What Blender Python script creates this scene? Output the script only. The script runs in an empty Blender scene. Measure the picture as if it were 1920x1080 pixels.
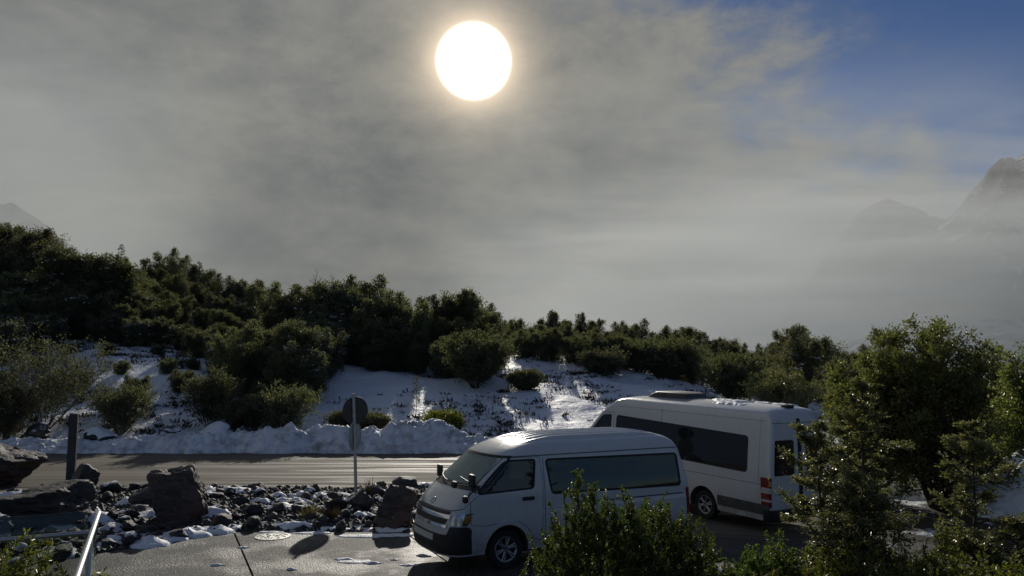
import bpy, bmesh, math, random
import numpy as np
from mathutils import Vector, Matrix
from mathutils.geometry import delaunay_2d_cdt

C = bpy.context.scene
COL = C.collection
R = math.radians
rng = np.random.default_rng(7)
random.seed(7)

# ------------------------------------------------------------------ camera
FPX, PITCH, CAM_H = 1450.0, R(5.8), 3.57
cam_d = bpy.data.cameras.new('camera')
cam_d.sensor_width = 36.0
cam_d.lens = 36.0 * FPX / 1920.0
cam_d.clip_start = 0.1
cam_d.clip_end = 30000
cam = bpy.data.objects.new('camera', cam_d)
cam.location = (0, 0, CAM_H)
cam.rotation_euler = (R(90) + PITCH, 0, 0)
COL.objects.link(cam)
C.camera = cam

def ray(px, py):
    u = (px - 960) / FPX; v = (540 - py) / FPX
    c, s = math.cos(PITCH), math.sin(PITCH)
    return Vector((u, c - v * s, s + v * c))

SUN_DIR = ray(888, 115).normalized()
SUN_EL = math.asin(SUN_DIR.z)
SUN_AZ = math.atan2(SUN_DIR.x, SUN_DIR.y)

# ------------------------------------------------------------------ light and sky
C.view_settings.view_transform = 'Standard'
C.view_settings.look = 'None'
C.view_settings.exposure = 0.0
C.view_settings.gamma = 1.0
C.view_settings.use_curve_mapping = False
C.cycles.max_bounces = 10
C.cycles.transparent_max_bounces = 24
C.cycles.volume_bounces = 2
C.cycles.caustics_reflective = False
C.cycles.caustics_refractive = False

sun_d = bpy.data.lights.new('sun', 'SUN')
sun_d.energy = 2.6
sun_d.angle = R(0.6)
sun_d.color = (1.0, 0.93, 0.82)
sun = bpy.data.objects.new('sun', sun_d)
sun.rotation_euler = SUN_DIR.to_track_quat('Z', 'Y').to_euler()
COL.objects.link(sun)


class NT:
    """small helper to write node trees"""
    def __init__(s, tree):
        s.t = tree
        tree.nodes.clear()
    def n(s, typ, **kw):
        nd = s.t.nodes.new(typ)
        for k, v in kw.items():
            if k == 'ins':
                for a, b in v.items():
                    s.set(nd, a, b)
            else:
                setattr(nd, k, v)
        return nd
    def set(s, nd, a, b):
        i = nd.inputs[a]
        if isinstance(b, bpy.types.NodeSocket):
            s.t.links.new(b, i)
        elif isinstance(b, bpy.types.Node):
            s.t.links.new(b.outputs[0], i)
        else:
            i.default_value = b
    def math(s, op, a, b=0.0, c=None, clamp=False):
        nd = s.n('ShaderNodeMath', operation=op, use_clamp=clamp)
        s.set(nd, 0, a); s.set(nd, 1, b)
        if c is not None: s.set(nd, 2, c)
        return nd.outputs[0]
    def vmath(s, op, a, b=None, out=0):
        nd = s.n('ShaderNodeVectorMath', operation=op)
        s.set(nd, 0, a)
        if b is not None: s.set(nd, 1, b)
        return nd.outputs[out]
    def smooth(s, x, a, b):
        nd = s.n('ShaderNodeMapRange', interpolation_type='SMOOTHSTEP')
        s.set(nd, 0, x); s.set(nd, 1, a); s.set(nd, 2, b)
        return nd.outputs[0]
    def lin(s, x, a, b, c=0.0, d=1.0):
        nd = s.n('ShaderNodeMapRange')
        s.set(nd, 0, x); s.set(nd, 1, a); s.set(nd, 2, b); s.set(nd, 3, c); s.set(nd, 4, d)
        return nd.outputs[0]
    def mix(s, f, a, b, typ='MIX'):
        nd = s.n('ShaderNodeMix', data_type='RGBA', blend_type=typ)
        s.set(nd, 0, f); s.set(nd, 6, a); s.set(nd, 7, b)
        return nd.outputs[2]
    def noise(s, vec, scale, detail=4, rough=0.55, dist=0.0, dim='3D'):
        nd = s.n('ShaderNodeTexNoise', noise_dimensions=dim)
        if vec is not None: s.set(nd, 'Vector', vec)
        nd.inputs['Scale'].default_value = scale
        nd.inputs['Detail'].default_value = detail
        nd.inputs['Roughness'].default_value = rough
        nd.inputs['Distortion'].default_value = dist
        return nd.outputs[0]


def c3(r, g, b): return (r, g, b, 1.0)

world = bpy.data.worlds.new('World')
C.world = world
world.use_nodes = True
W = NT(world.node_tree)
tc = W.n('ShaderNodeTexCoord')
D = tc.outputs['Generated']
sep = W.n('ShaderNodeSeparateXYZ', ins={0: D})
dx, dy, dz = sep.outputs
sky = W.n('ShaderNodeTexSky', sky_type='NISHITA', sun_disc=False)
sky.sun_elevation = SUN_EL
sky.sun_rotation = SUN_AZ
sky.altitude = 750
sky.air_density = 1.0
sky.dust_density = 0.3
zz = W.math('ADD', W.math('MAXIMUM', dz, 0.0), 0.22)
plane = W.n('ShaderNodeCombineXYZ', ins={0: W.math('DIVIDE', dx, zz), 1: W.math('DIVIDE', dy, zz), 2: 0.0}).outputs[0]
n_big = W.noise(plane, 1.1, 6, 0.55, 0.25)
n_mid = W.noise(W.vmath('ADD', plane, (3.1, 7.7, 1.3)), 2.4, 9, 0.62, 0.15)
n_fin = W.noise(W.n('ShaderNodeMapping', ins={0: D, 3: (7.0, 7.0, 12.0)}).outputs[0], 1.0, 11, 0.66, 0.2)
cl = W.math('ADD', W.math('MULTIPLY', n_big, 0.24), W.math('ADD', W.math('MULTIPLY', n_mid, 0.34), W.math('MULTIPLY', n_fin, 0.42)))
# the bank of cloud lies ahead of us and to the left; it breaks up overhead, to the right and behind
q = W.math('ADD', W.math('MULTIPLY', dx, 0.95), W.math('ADD', W.math('MULTIPLY', dz, 1.15), W.math('MULTIPLY', dy, -0.60)))
q = W.math('ADD', q, W.math('MULTIPLY', W.math('SUBTRACT', cl, 0.5), -2.0))
cover = W.math('SUBTRACT', 1.0, W.smooth(q, 0.00, 0.36))
cover = W.math('MAXIMUM', cover, W.math('MULTIPLY', 0.38, W.smooth(cl, 0.42, 0.62)))
bright = W.lin(cl, 0.40, 0.60, 0.0, 1.0)
lowmist = W.smooth(dz, 0.34, 0.02)
cloudcol = W.mix(bright, c3(1.45, 1.58, 1.62), c3(2.75, 2.74, 2.52))
streak = W.noise(W.n('ShaderNodeMapping', ins={0: D, 3: (5.0, 5.0, 24.0)}).outputs[0], 1.0, 9, 0.62, 0.25)
cloudcol = W.mix(W.math('MULTIPLY', lowmist, 0.7), cloudcol, W.mix(W.lin(streak, 0.3, 0.7), c3(1.60, 1.70, 1.66), c3(2.55, 2.56, 2.36)))
bluesky = W.mix(1.0, sky.outputs[0], c3(0.22, 0.29, 0.43), 'MULTIPLY')
base = W.mix(cover, bluesky, cloudcol)
cosang = W.vmath('DOT_PRODUCT', D, tuple(SUN_DIR), out=1)
ang = W.math('MULTIPLY', W.math('ARCCOSINE', W.math('MINIMUM', cosang, 1.0)), 57.29578)
disc = W.smooth(ang, 2.85, 1.6)
glow = W.math('EXPONENT', W.math('MULTIPLY', W.math('MAXIMUM', W.math('SUBTRACT', ang, 2.2), 0.0), -0.95))
glow2 = W.math('EXPONENT', W.math('MULTIPLY', W.math('MAXIMUM', W.math('SUBTRACT', ang, 2.2), 0.0), -0.28))
base = W.mix(1.0, base, W.mix(disc, c3(0, 0, 0), c3(60, 58, 54)), 'ADD')
base = W.mix(1.0, base, W.mix(glow, c3(0, 0, 0), c3(9.5, 7.2, 5.0)), 'ADD')
base = W.mix(1.0, base, W.mix(W.math('MULTIPLY', glow2, W.lin(n_fin, .3, .7, .5, 1.5)), c3(0, 0, 0), c3(0.95, 0.72, 0.40)), 'ADD')
bg = W.n('ShaderNodeBackground', ins={0: base, 1: 0.1})
W.n('ShaderNodeOutputWorld', ins={0: bg})

# ------------------------------------------------------------------ helpers
def tag(o, label=None, cat=None, group=None, kind=None):
    if label: o['label'] = label
    if cat: o['category'] = cat
    if group: o['group'] = group
    if kind: o['kind'] = kind
    return o

def link(o, parent=None):
    COL.objects.link(o)
    if parent is not None: o.parent = parent
    return o

def empty(name, loc=(0, 0, 0), rz=0.0):
    o = bpy.data.objects.new(name, None)
    o.empty_display_size = 0.3
    o.location = loc
    o.rotation_euler = (0, 0, rz)
    return link(o)

def np_mesh(name, V, F, mats, smooth=False, angle=None, fmat=None):
    me = bpy.data.meshes.new(name)
    V = np.asarray(V, dtype=np.float32)
    if isinstance(F, np.ndarray):
        k = F.shape[1]
        me.vertices.add(len(V)); me.vertices.foreach_set('co', V.ravel())
        me.loops.add(F.size); me.loops.foreach_set('vertex_index', F.astype(np.int32).ravel())
        me.polygons.add(len(F))
        me.polygons.foreach_set('loop_start', np.arange(0, F.size, k, dtype=np.int32))
        me.update(calc_edges=True)
    else:
        me.from_pydata([tuple(v) for v in V], [], F)
        me.update()
    for m in (mats if isinstance(mats, (list, tuple)) else [mats]):
        me.materials.append(m)
    if fmat is not None:
        me.polygons.foreach_set('material_index', np.asarray(fmat, dtype=np.int32))
    me.polygons.foreach_set('use_smooth', np.full(len(me.polygons), bool(smooth)))
    if smooth and angle:
        me.set_sharp_from_angle(angle=R(angle))
    return me

def obj(name, me, parent=None, loc=None, rot=None):
    o = bpy.data.objects.new(name, me)
    if loc is not None: o.location = loc
    if rot is not None: o.rotation_euler = rot
    return link(o, parent)

def copy_tree(o, parent=None):
    c = o.copy(); COL.objects.link(c); c.parent = parent
    for ch in o.children: copy_tree(ch, c)
    return c

class MB:
    """collects simple solids into one mesh"""
    def __init__(s): s.V = []; s.F = []
    def add(s, V, F):
        k = len(s.V); s.V += [tuple(v) for v in V]; s.F += [tuple(i + k for i in f) for f in F]
    def box(s, c, d, rz=0.0, bev=0.0, ry=0.0):
        bm = bmesh.new(); bmesh.ops.create_cube(bm, size=1.0)
        for v in bm.verts: v.co = Vector((v.co.x * d[0], v.co.y * d[1], v.co.z * d[2]))
        if bev > 0:
            bmesh.ops.bevel(bm, geom=list(bm.edges), offset=bev, segments=2, affect='EDGES', profile=0.5)
        M = Matrix.Translation(c) @ Matrix.Rotation(rz, 4, 'Z') @ Matrix.Rotation(ry, 4, 'Y')
        bm.transform(M); bm.verts.index_update()
        s.add([v.co for v in bm.verts], [[v.index for v in f.verts] for f in bm.faces]); bm.free()
    def tube(s, pts, r, n=10, cap=True):
        pts = [Vector(p) for p in pts]
        rs = r if isinstance(r, (list, tuple)) else [r] * len(pts)
        V = []; F = []
        for i, p in enumerate(pts):
            t = (pts[min(i + 1, len(pts) - 1)] - pts[max(i - 1, 0)]).normalized()
            a = Vector((0, 0, 1)) if abs(t.z) < 0.9 else Vector((1, 0, 0))
            u = t.cross(a).normalized(); w = t.cross(u)
            for k in range(n):
                th = 2 * math.pi * k / n
                V.append(p + (u * math.cos(th) + w * math.sin(th)) * rs[i])
        for i in range(len(pts) - 1):
            for k in range(n):
                F.append((i * n + k, i * n + (k + 1) % n, (i + 1) * n + (k + 1) % n, (i + 1) * n + k))
        if cap:
            F.append(tuple(range(n - 1, -1, -1))); F.append(tuple(range((len(pts) - 1) * n, len(pts) * n)))
        s.add(V, F)
    def lathe(s, prof, n=32, axis='y', c=(0, 0, 0)):
        """profile of (radius, offset along the axis), closed loop"""
        V = []; F = []; m = len(prof)
        for k in range(n):
            th = 2 * math.pi * k / n
            for r_, h in prof:
                a, b = r_ * math.cos(th), r_ * math.sin(th)
                p = (a, h, b) if axis == 'y' else (a, b, h)
                V.append((p[0] + c[0], p[1] + c[1], p[2] + c[2]))
        for k in range(n):
            for j in range(m - 1):
                F.append((k * m + j, ((k + 1) % n) * m + j, ((k + 1) % n) * m + j + 1, k * m + j + 1))
        s.add(V, F)
    def build(s, name, mat, parent=None, smooth=True, angle=35, loc=None):
        bm = bmesh.new()
        me = np_mesh(name, s.V, s.F, mat, smooth=False)
        bm.from_mesh(me); bmesh.ops.recalc_face_normals(bm, faces=bm.faces); bm.to_mesh(me); bm.free()
        me.polygons.foreach_set('use_smooth', np.full(len(me.polygons), bool(smooth)))
        if smooth: me.set_sharp_from_angle(angle=R(angle))
        return obj(name, me, parent, loc)

# value noise in numpy -------------------------------------------------
def _h(ix, iy, iz, seed):
    n = (ix.astype(np.int64) * 374761393 + iy.astype(np.int64) * 668265263 + iz.astype(np.int64) * 2147483647 + seed * 974634777) & 0xFFFFFFFF
    n = ((n ^ (n >> 13)) * 1274126177) & 0xFFFFFFFF
    n = n ^ (n >> 16)
    return (n & 0xFFFF) / 65535.0

def vnoise(x, y, z=None, seed=0):
    x = np.asarray(x, float); y = np.asarray(y, float)
    z = np.zeros_like(x) if z is None else np.asarray(z, float)
    ix, iy, iz = np.floor(x), np.floor(y), np.floor(z)
    fx, fy, fz = x - ix, y - iy, z - iz
    fx, fy, fz = [f * f * f * (f * (f * 6 - 15) + 10) for f in (fx, fy, fz)]
    ix, iy, iz = ix.astype(np.int64), iy.astype(np.int64), iz.astype(np.int64)
    out = 0
    for a in (0, 1):
        for b in (0, 1):
            for c in (0, 1):
                w = (fx if a else 1 - fx) * (fy if b else 1 - fy) * (fz if c else 1 - fz)
                out = out + w * _h(ix + a, iy + b, iz + c, seed)
    return out

def fbm(x, y, z=None, oct=4, seed=0, gain=0.5, lac=2.03):
    s = 0; a = 1.0; t = 0; f = 1.0
    for o in range(oct):
        s = s + a * (vnoise(np.asarray(x) * f + 17.3 * o, np.asarray(y) * f - 9.1 * o, None if z is None else np.asarray(z) * f, seed + o) - 0.5)
        t += a; a *= gain; f *= lac
    return s / t * 2.0   # about -1..1

def sstep(x, a, b):
    t = np.clip((np.asarray(x, float) - a) / (b - a), 0, 1)
    return t * t * (3 - 2 * t)

# ------------------------------------------------------------------ materials
MAT = {}
def material(name):
    m = bpy.data.materials.new(name); m.use_nodes = True
    MAT[name] = m
    return m, NT(m.node_tree)

def simple(name, col, rough=0.5, metal=0.0, coat=0.0, bump=0.0, bscale=40, var=0.0, spec=0.5, vscale=6.0):
    m, N = material(name)
    tco = N.n('ShaderNodeTexCoord').outputs['Object']
    colr = c3(*col)
    if var > 0:
        nz = N.noise(tco, vscale, 6, 0.6)
        colr = N.mix(N.smooth(nz, 0.3, 0.7), c3(*[c * (1 - var) for c in col]), c3(*[min(1, c * (1 + var)) for c in col]))
    p = N.n('ShaderNodeBsdfPrincipled', ins={'Base Color': colr, 'Roughness': rough, 'Metallic': metal, 'Coat Weight': coat, 'Specular IOR Level': spec})
    if bump > 0:
        b = N.n('ShaderNodeBump', ins={'Height': N.noise(tco, bscale, 5, 0.6), 'Strength': bump, 'Distance': 0.02})
        N.set(p, 'Normal', b)
    N.n('ShaderNodeOutputMaterial', ins={0: p})
    return m

def dirty_paint(name, col):
    m, N = material(name)
    tco = N.n('ShaderNodeTexCoord').outputs['Object']
    z = N.n('ShaderNodeSeparateXYZ', ins={0: tco}).outputs[2]
    nz = N.noise(tco, 3.0, 8, 0.65)
    n2 = N.noise(N.n('ShaderNodeMapping', ins={0: tco, 3: (2, 2, 0.4)}).outputs[0], 9.0, 4, 0.6)
    d = N.math('MULTIPLY', N.smooth(z, 1.0, 0.25), N.smooth(nz, 0.3, 0.75))        # road salt and grime thrown up along the sills
    d = N.math('ADD', d, N.math('MULTIPLY', N.smooth(n2, 0.45, 0.8), 0.2), clamp=True)
    colr = N.mix(N.math('MULTIPLY', d, 0.75), c3(*col), c3(0.21, 0.19, 0.16))
    p = N.n('ShaderNodeBsdfPrincipled', ins={'Base Color': colr, 'Roughness': N.lin(d, 0, 1, 0.22, 0.65), 'Coat Weight': 0.5, 'Coat Roughness': 0.08})
    b = N.n('ShaderNodeBump', ins={'Height': N.noise(tco, 1.6, 2, 0.5), 'Strength': 0.05, 'Distance': 0.05})
    N.set(p, 'Normal', b)
    N.n('ShaderNodeOutputMaterial', ins={0: p})
    return m

def glass_mat(name, tint, rough=0.02, sky_film=0.0):
    m, N = material(name)
    tr = N.n('ShaderNodeBsdfTransparent', ins={0: c3(*tint)})
    gl = N.n('ShaderNodeBsdfGlossy', ins={0: c3(0.9, 0.95, 0.95), 1: rough})
    fr = N.n('ShaderNodeFresnel', ins={0: 1.5 if 'balustrade' not in name else 1.12})
    mx = N.n('ShaderNodeMixShader', ins={0: N.math('ADD', fr.outputs[0], 0.03), 1: tr, 2: gl})
    if sky_film > 0:     # sky reflected in the glass, put in as a pale green film
        tco = N.n('ShaderNodeTexCoord').outputs['Object']
        df = N.n('ShaderNodeMixShader', ins={0: 0.5, 1: N.n('ShaderNodeBsdfTranslucent', ins={0: c3(.6, .7, .66)}), 2: N.n('ShaderNodeBsdfDiffuse', ins={0: c3(.6, .7, .66)})})
        mx = N.n('ShaderNodeMixShader', ins={0: N.math('MULTIPLY', N.lin(N.noise(tco, 2.5, 5, .6), .3, .7, .5, 1.4), sky_film), 1: mx, 2: df})
    N.n('ShaderNodeOutputMaterial', ins={0: mx})
    return m

def leaf_mat(name, a, b, dead=None, trans=0.35, rough=0.42, deadf=0.06, spec=0.5, vary=0.0):
    m, N = material(name)
    geo = N.n('ShaderNodeNewGeometry')
    rnd = geo.outputs['Random Per Island']
    oi = N.n('ShaderNodeObjectInfo').outputs['Random']
    col = N.mix(rnd, c3(*a), c3(*b))
    if dead:
        col = N.mix(N.math('GREATER_THAN', N.math('FRACT', N.math('MULTIPLY', rnd, 37.7)), 1 - deadf), col, c3(*dead))
    hs = N.n('ShaderNodeHueSaturation', ins={'Hue': N.lin(oi, 0, 1, 0.485, 0.515), 'Saturation': 1.0, 'Value': N.lin(oi, 0, 1, 0.75, 1.25), 'Color': col})
    col = hs.outputs[0]
    if vary > 0:
        f2 = N.math('FRACT', N.math('MULTIPLY', oi, 13.7))
        col = N.mix(N.math('MULTIPLY', N.smooth(f2, .3, 1.0), vary), col, c3(0.100, 0.094, 0.078))
    p = N.n('ShaderNodeBsdfPrincipled', ins={'Base Color': col, 'Roughness': rough, 'Specular IOR Level': spec})
    t = N.n('ShaderNodeBsdfTranslucent', ins={0: N.mix(1.0, col, c3(1.45, 1.48, 0.68), 'MULTIPLY')})
    mx = N.n('ShaderNodeMixShader', ins={0: trans, 1: p, 2: t})
    N.n('ShaderNodeOutputMaterial', ins={0: mx})
    return m

M_white = dirty_paint('white_paint', (0.66, 0.675, 0.685))
M_inner = simple('cabin_lining', (0.09, 0.09, 0.085), 0.8)
M_black = simple('black_plastic', (0.022, 0.022, 0.023), 0.5, bump=0.15, bscale=300)
M_grey = simple('grey_plastic', (0.075, 0.078, 0.08), 0.55, var=0.25)
M_seam = simple('rubber_seal', (0.02, 0.02, 0.02), 0.7)
M_chrome = simple('chrome', (0.75, 0.76, 0.77), 0.12, metal=1.0)
M_rim = simple('wheel_alloy', (0.32, 0.33, 0.34), 0.38, metal=0.9, var=0.2)
M_tyre = simple('tyre_rubber', (0.02, 0.02, 0.02), 0.8, bump=0.3, bscale=60, var=0.3)
M_seat = simple('seat_cloth', (0.06, 0.06, 0.065), 0.9, bump=0.2, bscale=200)
M_red = simple('red_lens', (0.22, 0.012, 0.012), 0.15, coat=0.6)
M_clear = simple('clear_lens', (0.55, 0.56, 0.56), 0.12, coat=0.7)
M_amber = simple('amber_lens', (0.5, 0.14, 0.02), 0.2)
M_reflector = simple('lamp_reflector', (0.5, 0.51, 0.52), 0.15, metal=0.9)
M_glass = glass_mat('window_glass', (0.30, 0.345, 0.32), sky_film=0.006)
M_wglass = glass_mat('windscreen_glass', (0.72, 0.82, 0.77), sky_film=0.70)
M_tint = simple('privacy_glass', (0.012, 0.014, 0.014), 0.04, spec=0.6)
M_balglass = glass_mat('balustrade_glass', (0.80, 0.83, 0.80))
M_steel = simple('brushed_steel', (0.50, 0.51, 0.52), 0.45, metal=1.0, bump=0.05, bscale=120)
M_galv = simple('galvanised_steel', (0.42, 0.43, 0.43), 0.5, metal=0.6, var=0.25, vscale=14)
M_signback = simple('grey_sign_back', (0.045, 0.047, 0.05), 0.55, var=0.2)
M_signpale = simple('pale_sign_back', (0.36, 0.40, 0.38), 0.45, var=0.15)
M_post = simple('dark_stained_timber', (0.028, 0.030, 0.036), 0.6, bump=0.3, bscale=25, var=0.3)
M_iron = simple('cast_iron', (0.30, 0.31, 0.30), 0.42, metal=0.5, bump=0.5, bscale=60, var=0.3)
M_redpaint = simple('red_paint', (0.42, 0.05, 0.04), 0.5)
M_bark = simple('bark', (0.055, 0.046, 0.036), 0.85, bump=0.6, bscale=30, var=0.4)
M_twig = simple('pale_twig', (0.13, 0.115, 0.09), 0.8, var=0.3)
M_leaf_forest = leaf_mat('forest_leaf', (0.056, 0.068, 0.046), (0.135, 0.148, 0.098), (0.19, 0.15, 0.10), trans=0.52, rough=0.5, vary=0.65)  # olive tone and translucency lifted to carry the glare's haze
M_leaf_forest2 = leaf_mat('grey_green_leaf', (0.066, 0.078, 0.060), (0.150, 0.164, 0.120), (0.21, 0.17, 0.12), trans=0.52, rough=0.5, vary=0.6)  # same lift from veiling glare put into the leaf colour
M_leaf_conifer = leaf_mat('conifer_needles', (0.026, 0.040, 0.024), (0.060, 0.080, 0.040), trans=0.2, rough=0.6)
M_leaf_green = leaf_mat('bright_green_leaf', (0.092, 0.116, 0.046), (0.195, 0.210, 0.095), (0.22, 0.18, 0.10), trans=0.50, rough=0.32)
M_leaf_bush = leaf_mat('podocarp_leaf', (0.055, 0.110, 0.038), (0.165, 0.220, 0.065), (0.24, 0.18, 0.06), trans=0.46, rough=0.4, deadf=0.05)
M_leaf_yellow = leaf_mat('yellow_green_leaf', (0.080, 0.105, 0.024), (0.185, 0.200, 0.050), (0.26, 0.22, 0.10), trans=0.48, rough=0.34, deadf=0.08)
M_leaf_beech = leaf_mat('beech_leaf', (0.105, 0.115, 0.060), (0.215, 0.215, 0.125), (0.24, 0.19, 0.11), trans=0.42, rough=0.36, deadf=0.08)
M_leaf_flax = leaf_mat('dry_grass', (0.085, 0.065, 0.035), (0.15, 0.12, 0.055), trans=0.3, rough=0.6)


def snow_mat(name, dirt=0.0, dscale=1.0, lump=1.0):
    m, N = material(name)
    tco = N.n('ShaderNodeTexCoord').outputs['Object']
    n1 = N.noise(tco, 0.9 * dscale, 8, 0.62)
    n2 = N.noise(tco, 14, 5, 0.6)
    col = N.mix(N.smooth(n2, 0.3, 0.75), c3(0.80, 0.84, 0.90), c3(0.88, 0.90, 0.93))
    if dirt > 0:
        col = N.mix(N.math('MULTIPLY', N.smooth(n1, 0.62 - 0.25 * dirt, 0.80), dirt), col, c3(0.16, 0.14, 0.12))
    p = N.n('ShaderNodeBsdfPrincipled', ins={'Base Color': col, 'Roughness': 0.55, 'Specular IOR Level': 0.35})
    h = N.math('ADD', N.math('MULTIPLY', N.noise(tco, 5, 6, 0.6), 0.7 * lump), N.math('MULTIPLY', N.noise(tco, 42, 4, 0.6), 0.16))
    b = N.n('ShaderNodeBump', ins={'Height': h, 'Strength': 0.75, 'Distance': 0.10})
    N.set(p, 'Normal', b)
    N.n('ShaderNodeOutputMaterial', ins={0: p})
    return m

M_snow = snow_mat('clean_snow')
M_snowdirty = snow_mat('ploughed_snow', 0.9, 2.2)

def ground_mat():
    m, N = material('snowy_ground')
    tco = N.n('ShaderNodeTexCoord').outputs['Object']
    at = N.n('ShaderNodeAttribute', attribute_name='snow').outputs['Fac']
    n1 = N.noise(tco, 0.55, 9, 0.66)
    n2 = N.noise(tco, 2.6, 6, 0.65)
    nn = N.math('ADD', N.math('MULTIPLY', n1, 0.55), N.math('MULTIPLY', n2, 0.45))
    f = N.smooth(N.math('ADD', nn, N.math('SUBTRACT', at, 1.0)), -0.06 - 0.05, -0.06 + 0.05)
    n3 = N.noise(tco, 9, 6, 0.6)
    scol = N.mix(n3, c3(0.74, 0.79, 0.88), c3(0.86, 0.89, 0.93))
    gcol = N.mix(n3, c3(0.022, 0.020, 0.014), c3(0.085, 0.072, 0.048))
    col = N.mix(f, gcol, scol)
    p = N.n('ShaderNodeBsdfPrincipled', ins={'Base Color': col, 'Roughness': N.lin(f, 0, 1, 0.9, 0.6), 'Specular IOR Level': 0.3})
    h = N.math('ADD', N.math('MULTIPLY', N.noise(tco, 1.6, 8, 0.62), 1.0), N.math('MULTIPLY', f, 0.10))
    b = N.n('ShaderNodeBump', ins={'Height': h, 'Strength': 0.9, 'Distance': 0.25})
    N.set(p, 'Normal', b)
    N.n('ShaderNodeOutputMaterial', ins={0: p})
    return m
M_ground = ground_mat()

def road_mat():
    m, N = material('wet_gritted_asphalt')
    tco = N.n('ShaderNodeTexCoord').outputs['Object']
    st = N.n('ShaderNodeMapping', ins={0: tco, 3: (0.05, 1.0, 1.0)}).outputs[0]
    n1 = N.noise(st, 2.6, 7, 0.6)
    n2 = N.noise(st, 0.9, 4, 0.5)
    n3 = N.noise(tco, 60, 4, 0.6)
    wet = N.smooth(n1, 0.46, 0.60)
    col = N.mix(N.smooth(n2, 0.35, 0.65), c3(0.17, 0.152, 0.118), c3(0.095, 0.086, 0.070))
    col = N.mix(N.math('MULTIPLY', n3, 0.5), col, c3(0.15, 0.135, 0.105))
    p = N.n('ShaderNodeBsdfPrincipled', ins={'Base Color': col, 'Roughness': N.lin(wet, 0, 1, 0.85, 0.62), 'Specular IOR Level': N.lin(wet, 0, 1, 0.14, 0.24)})
    b = N.n('ShaderNodeBump', ins={'Height': N.math('ADD', N.math('MULTIPLY', n3, 0.3), N.math('MULTIPLY', n1, 1.0)), 'Strength': 0.5, 'Distance': 0.03})
    N.set(p, 'Normal', b)
    N.n('ShaderNodeOutputMaterial', ins={0: p})
    return m
M_road = road_mat()

def paving_mat():
    m, N = material('exposed_aggregate')
    tco = N.n('ShaderNodeTexCoord').outputs['Object']
    vo = N.n('ShaderNodeTexVoronoi', feature='F1', ins={'Vector': tco, 'Scale': 26.0})
    hue = N.n('ShaderNodeSeparateColor', ins={0: vo.outputs['Color']}).outputs[0]
    n1 = N.noise(tco, 0.8, 6, 0.6)
    col = N.mix(hue, c3(0.024, 0.026, 0.025), c3(0.23, 0.23, 0.215))
    col = N.mix(N.smooth(vo.outputs['Distance'], 0.25, 0.62), col, c3(0.045, 0.045, 0.042))
    wet = N.smooth(n1, 0.42, 0.62)
    col = N.mix(N.math('MULTIPLY', wet, 0.55), col, c3(0.035, 0.036, 0.034))
    p = N.n('ShaderNodeBsdfPrincipled', ins={'Base Color': col, 'Roughness': N.lin(wet, 0, 1, 0.7, 0.45), 'Specular IOR Level': 0.28})
    b = N.n('ShaderNodeBump', ins={'Height': N.math('ADD', N.math('SUBTRACT', 1.0, vo.outputs['Distance']), N.math('MULTIPLY', N.noise(tco, 130, 3, .6), .8)), 'Strength': 0.8, 'Distance': 0.012})
    N.set(p, 'Normal', b)
    N.n('ShaderNodeOutputMaterial', ins={0: p})
    return m
M_paving = paving_mat()

def rock_mat(name, a, b, red=0.0, snow=0.0):
    m, N = material(name)
    tco = N.n('ShaderNodeTexCoord').outputs['Object']
    oi = N.n('ShaderNodeObjectInfo').outputs['Random']
    st = N.n('ShaderNodeMapping', ins={0: tco, 3: (1.0, 1.0, 3.5), 2: (0.3, 0.25, 0)}).outputs[0]
    n1 = N.noise(st, 2.2, 10, 0.68)
    n2 = N.noise(tco, 12, 6, 0.65)
    col = N.mix(N.smooth(n1, 0.35, 0.66), c3(*a), c3(*b))
    col = N.mix(N.math('MULTIPLY', N.smooth(n2, 0.55, 0.72), 0.5), col, c3(0.20, 0.20, 0.17))      # lichen
    if red > 0:
        col = N.mix(N.math('MULTIPLY', N.smooth(N.noise(tco, 1.3, 4, 0.6), 0.40, 0.6), red), col, c3(0.14, 0.055, 0.045))
    hs = N.n('ShaderNodeHueSaturation', ins={'Value': N.lin(oi, 0, 1, 0.6, 1.35), 'Color': col})
    col = hs.outputs[0]
    if snow > 0:
        g = N.n('ShaderNodeNewGeometry')
        nz = N.n('ShaderNodeSeparateXYZ', ins={0: g.outputs['Normal']}).outputs[2]
        f = N.math('MULTIPLY', N.smooth(nz, 0.55, 0.8), N.smooth(N.noise(g.outputs['Position'], 2.2, 6, 0.6), 0.56 - snow * 0.2, 0.62 - snow * 0.2))
        col = N.mix(f, col, c3(0.82, 0.85, 0.9))
    p = N.n('ShaderNodeBsdfPrincipled', ins={'Base Color': col, 'Roughness': 0.62, 'Specular IOR Level': 0.45})
    h = N.math('ADD', n1, N.math('MULTIPLY', n2, 0.35))
    bp = N.n('ShaderNodeBump', ins={'Height': h, 'Strength': 0.9, 'Distance': 0.08})
    N.set(p, 'Normal', bp)
    N.n('ShaderNodeOutputMaterial', ins={0: p})
    return m
M_rock = rock_mat('greywacke', (0.026, 0.028, 0.029), (0.088, 0.088, 0.084))
M_rocksnow = rock_mat('snow_dusted_greywacke', (0.026, 0.028, 0.029), (0.088, 0.088, 0.084), snow=0.45)
M_rockred = rock_mat('reddish_greywacke', (0.022, 0.021, 0.021), (0.064, 0.057, 0.054), red=0.35)

# ------------------------------------------------------------------ terrain
def dip(x):
    return -0.17 * sstep(x, 2.6, 6.0)

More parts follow.
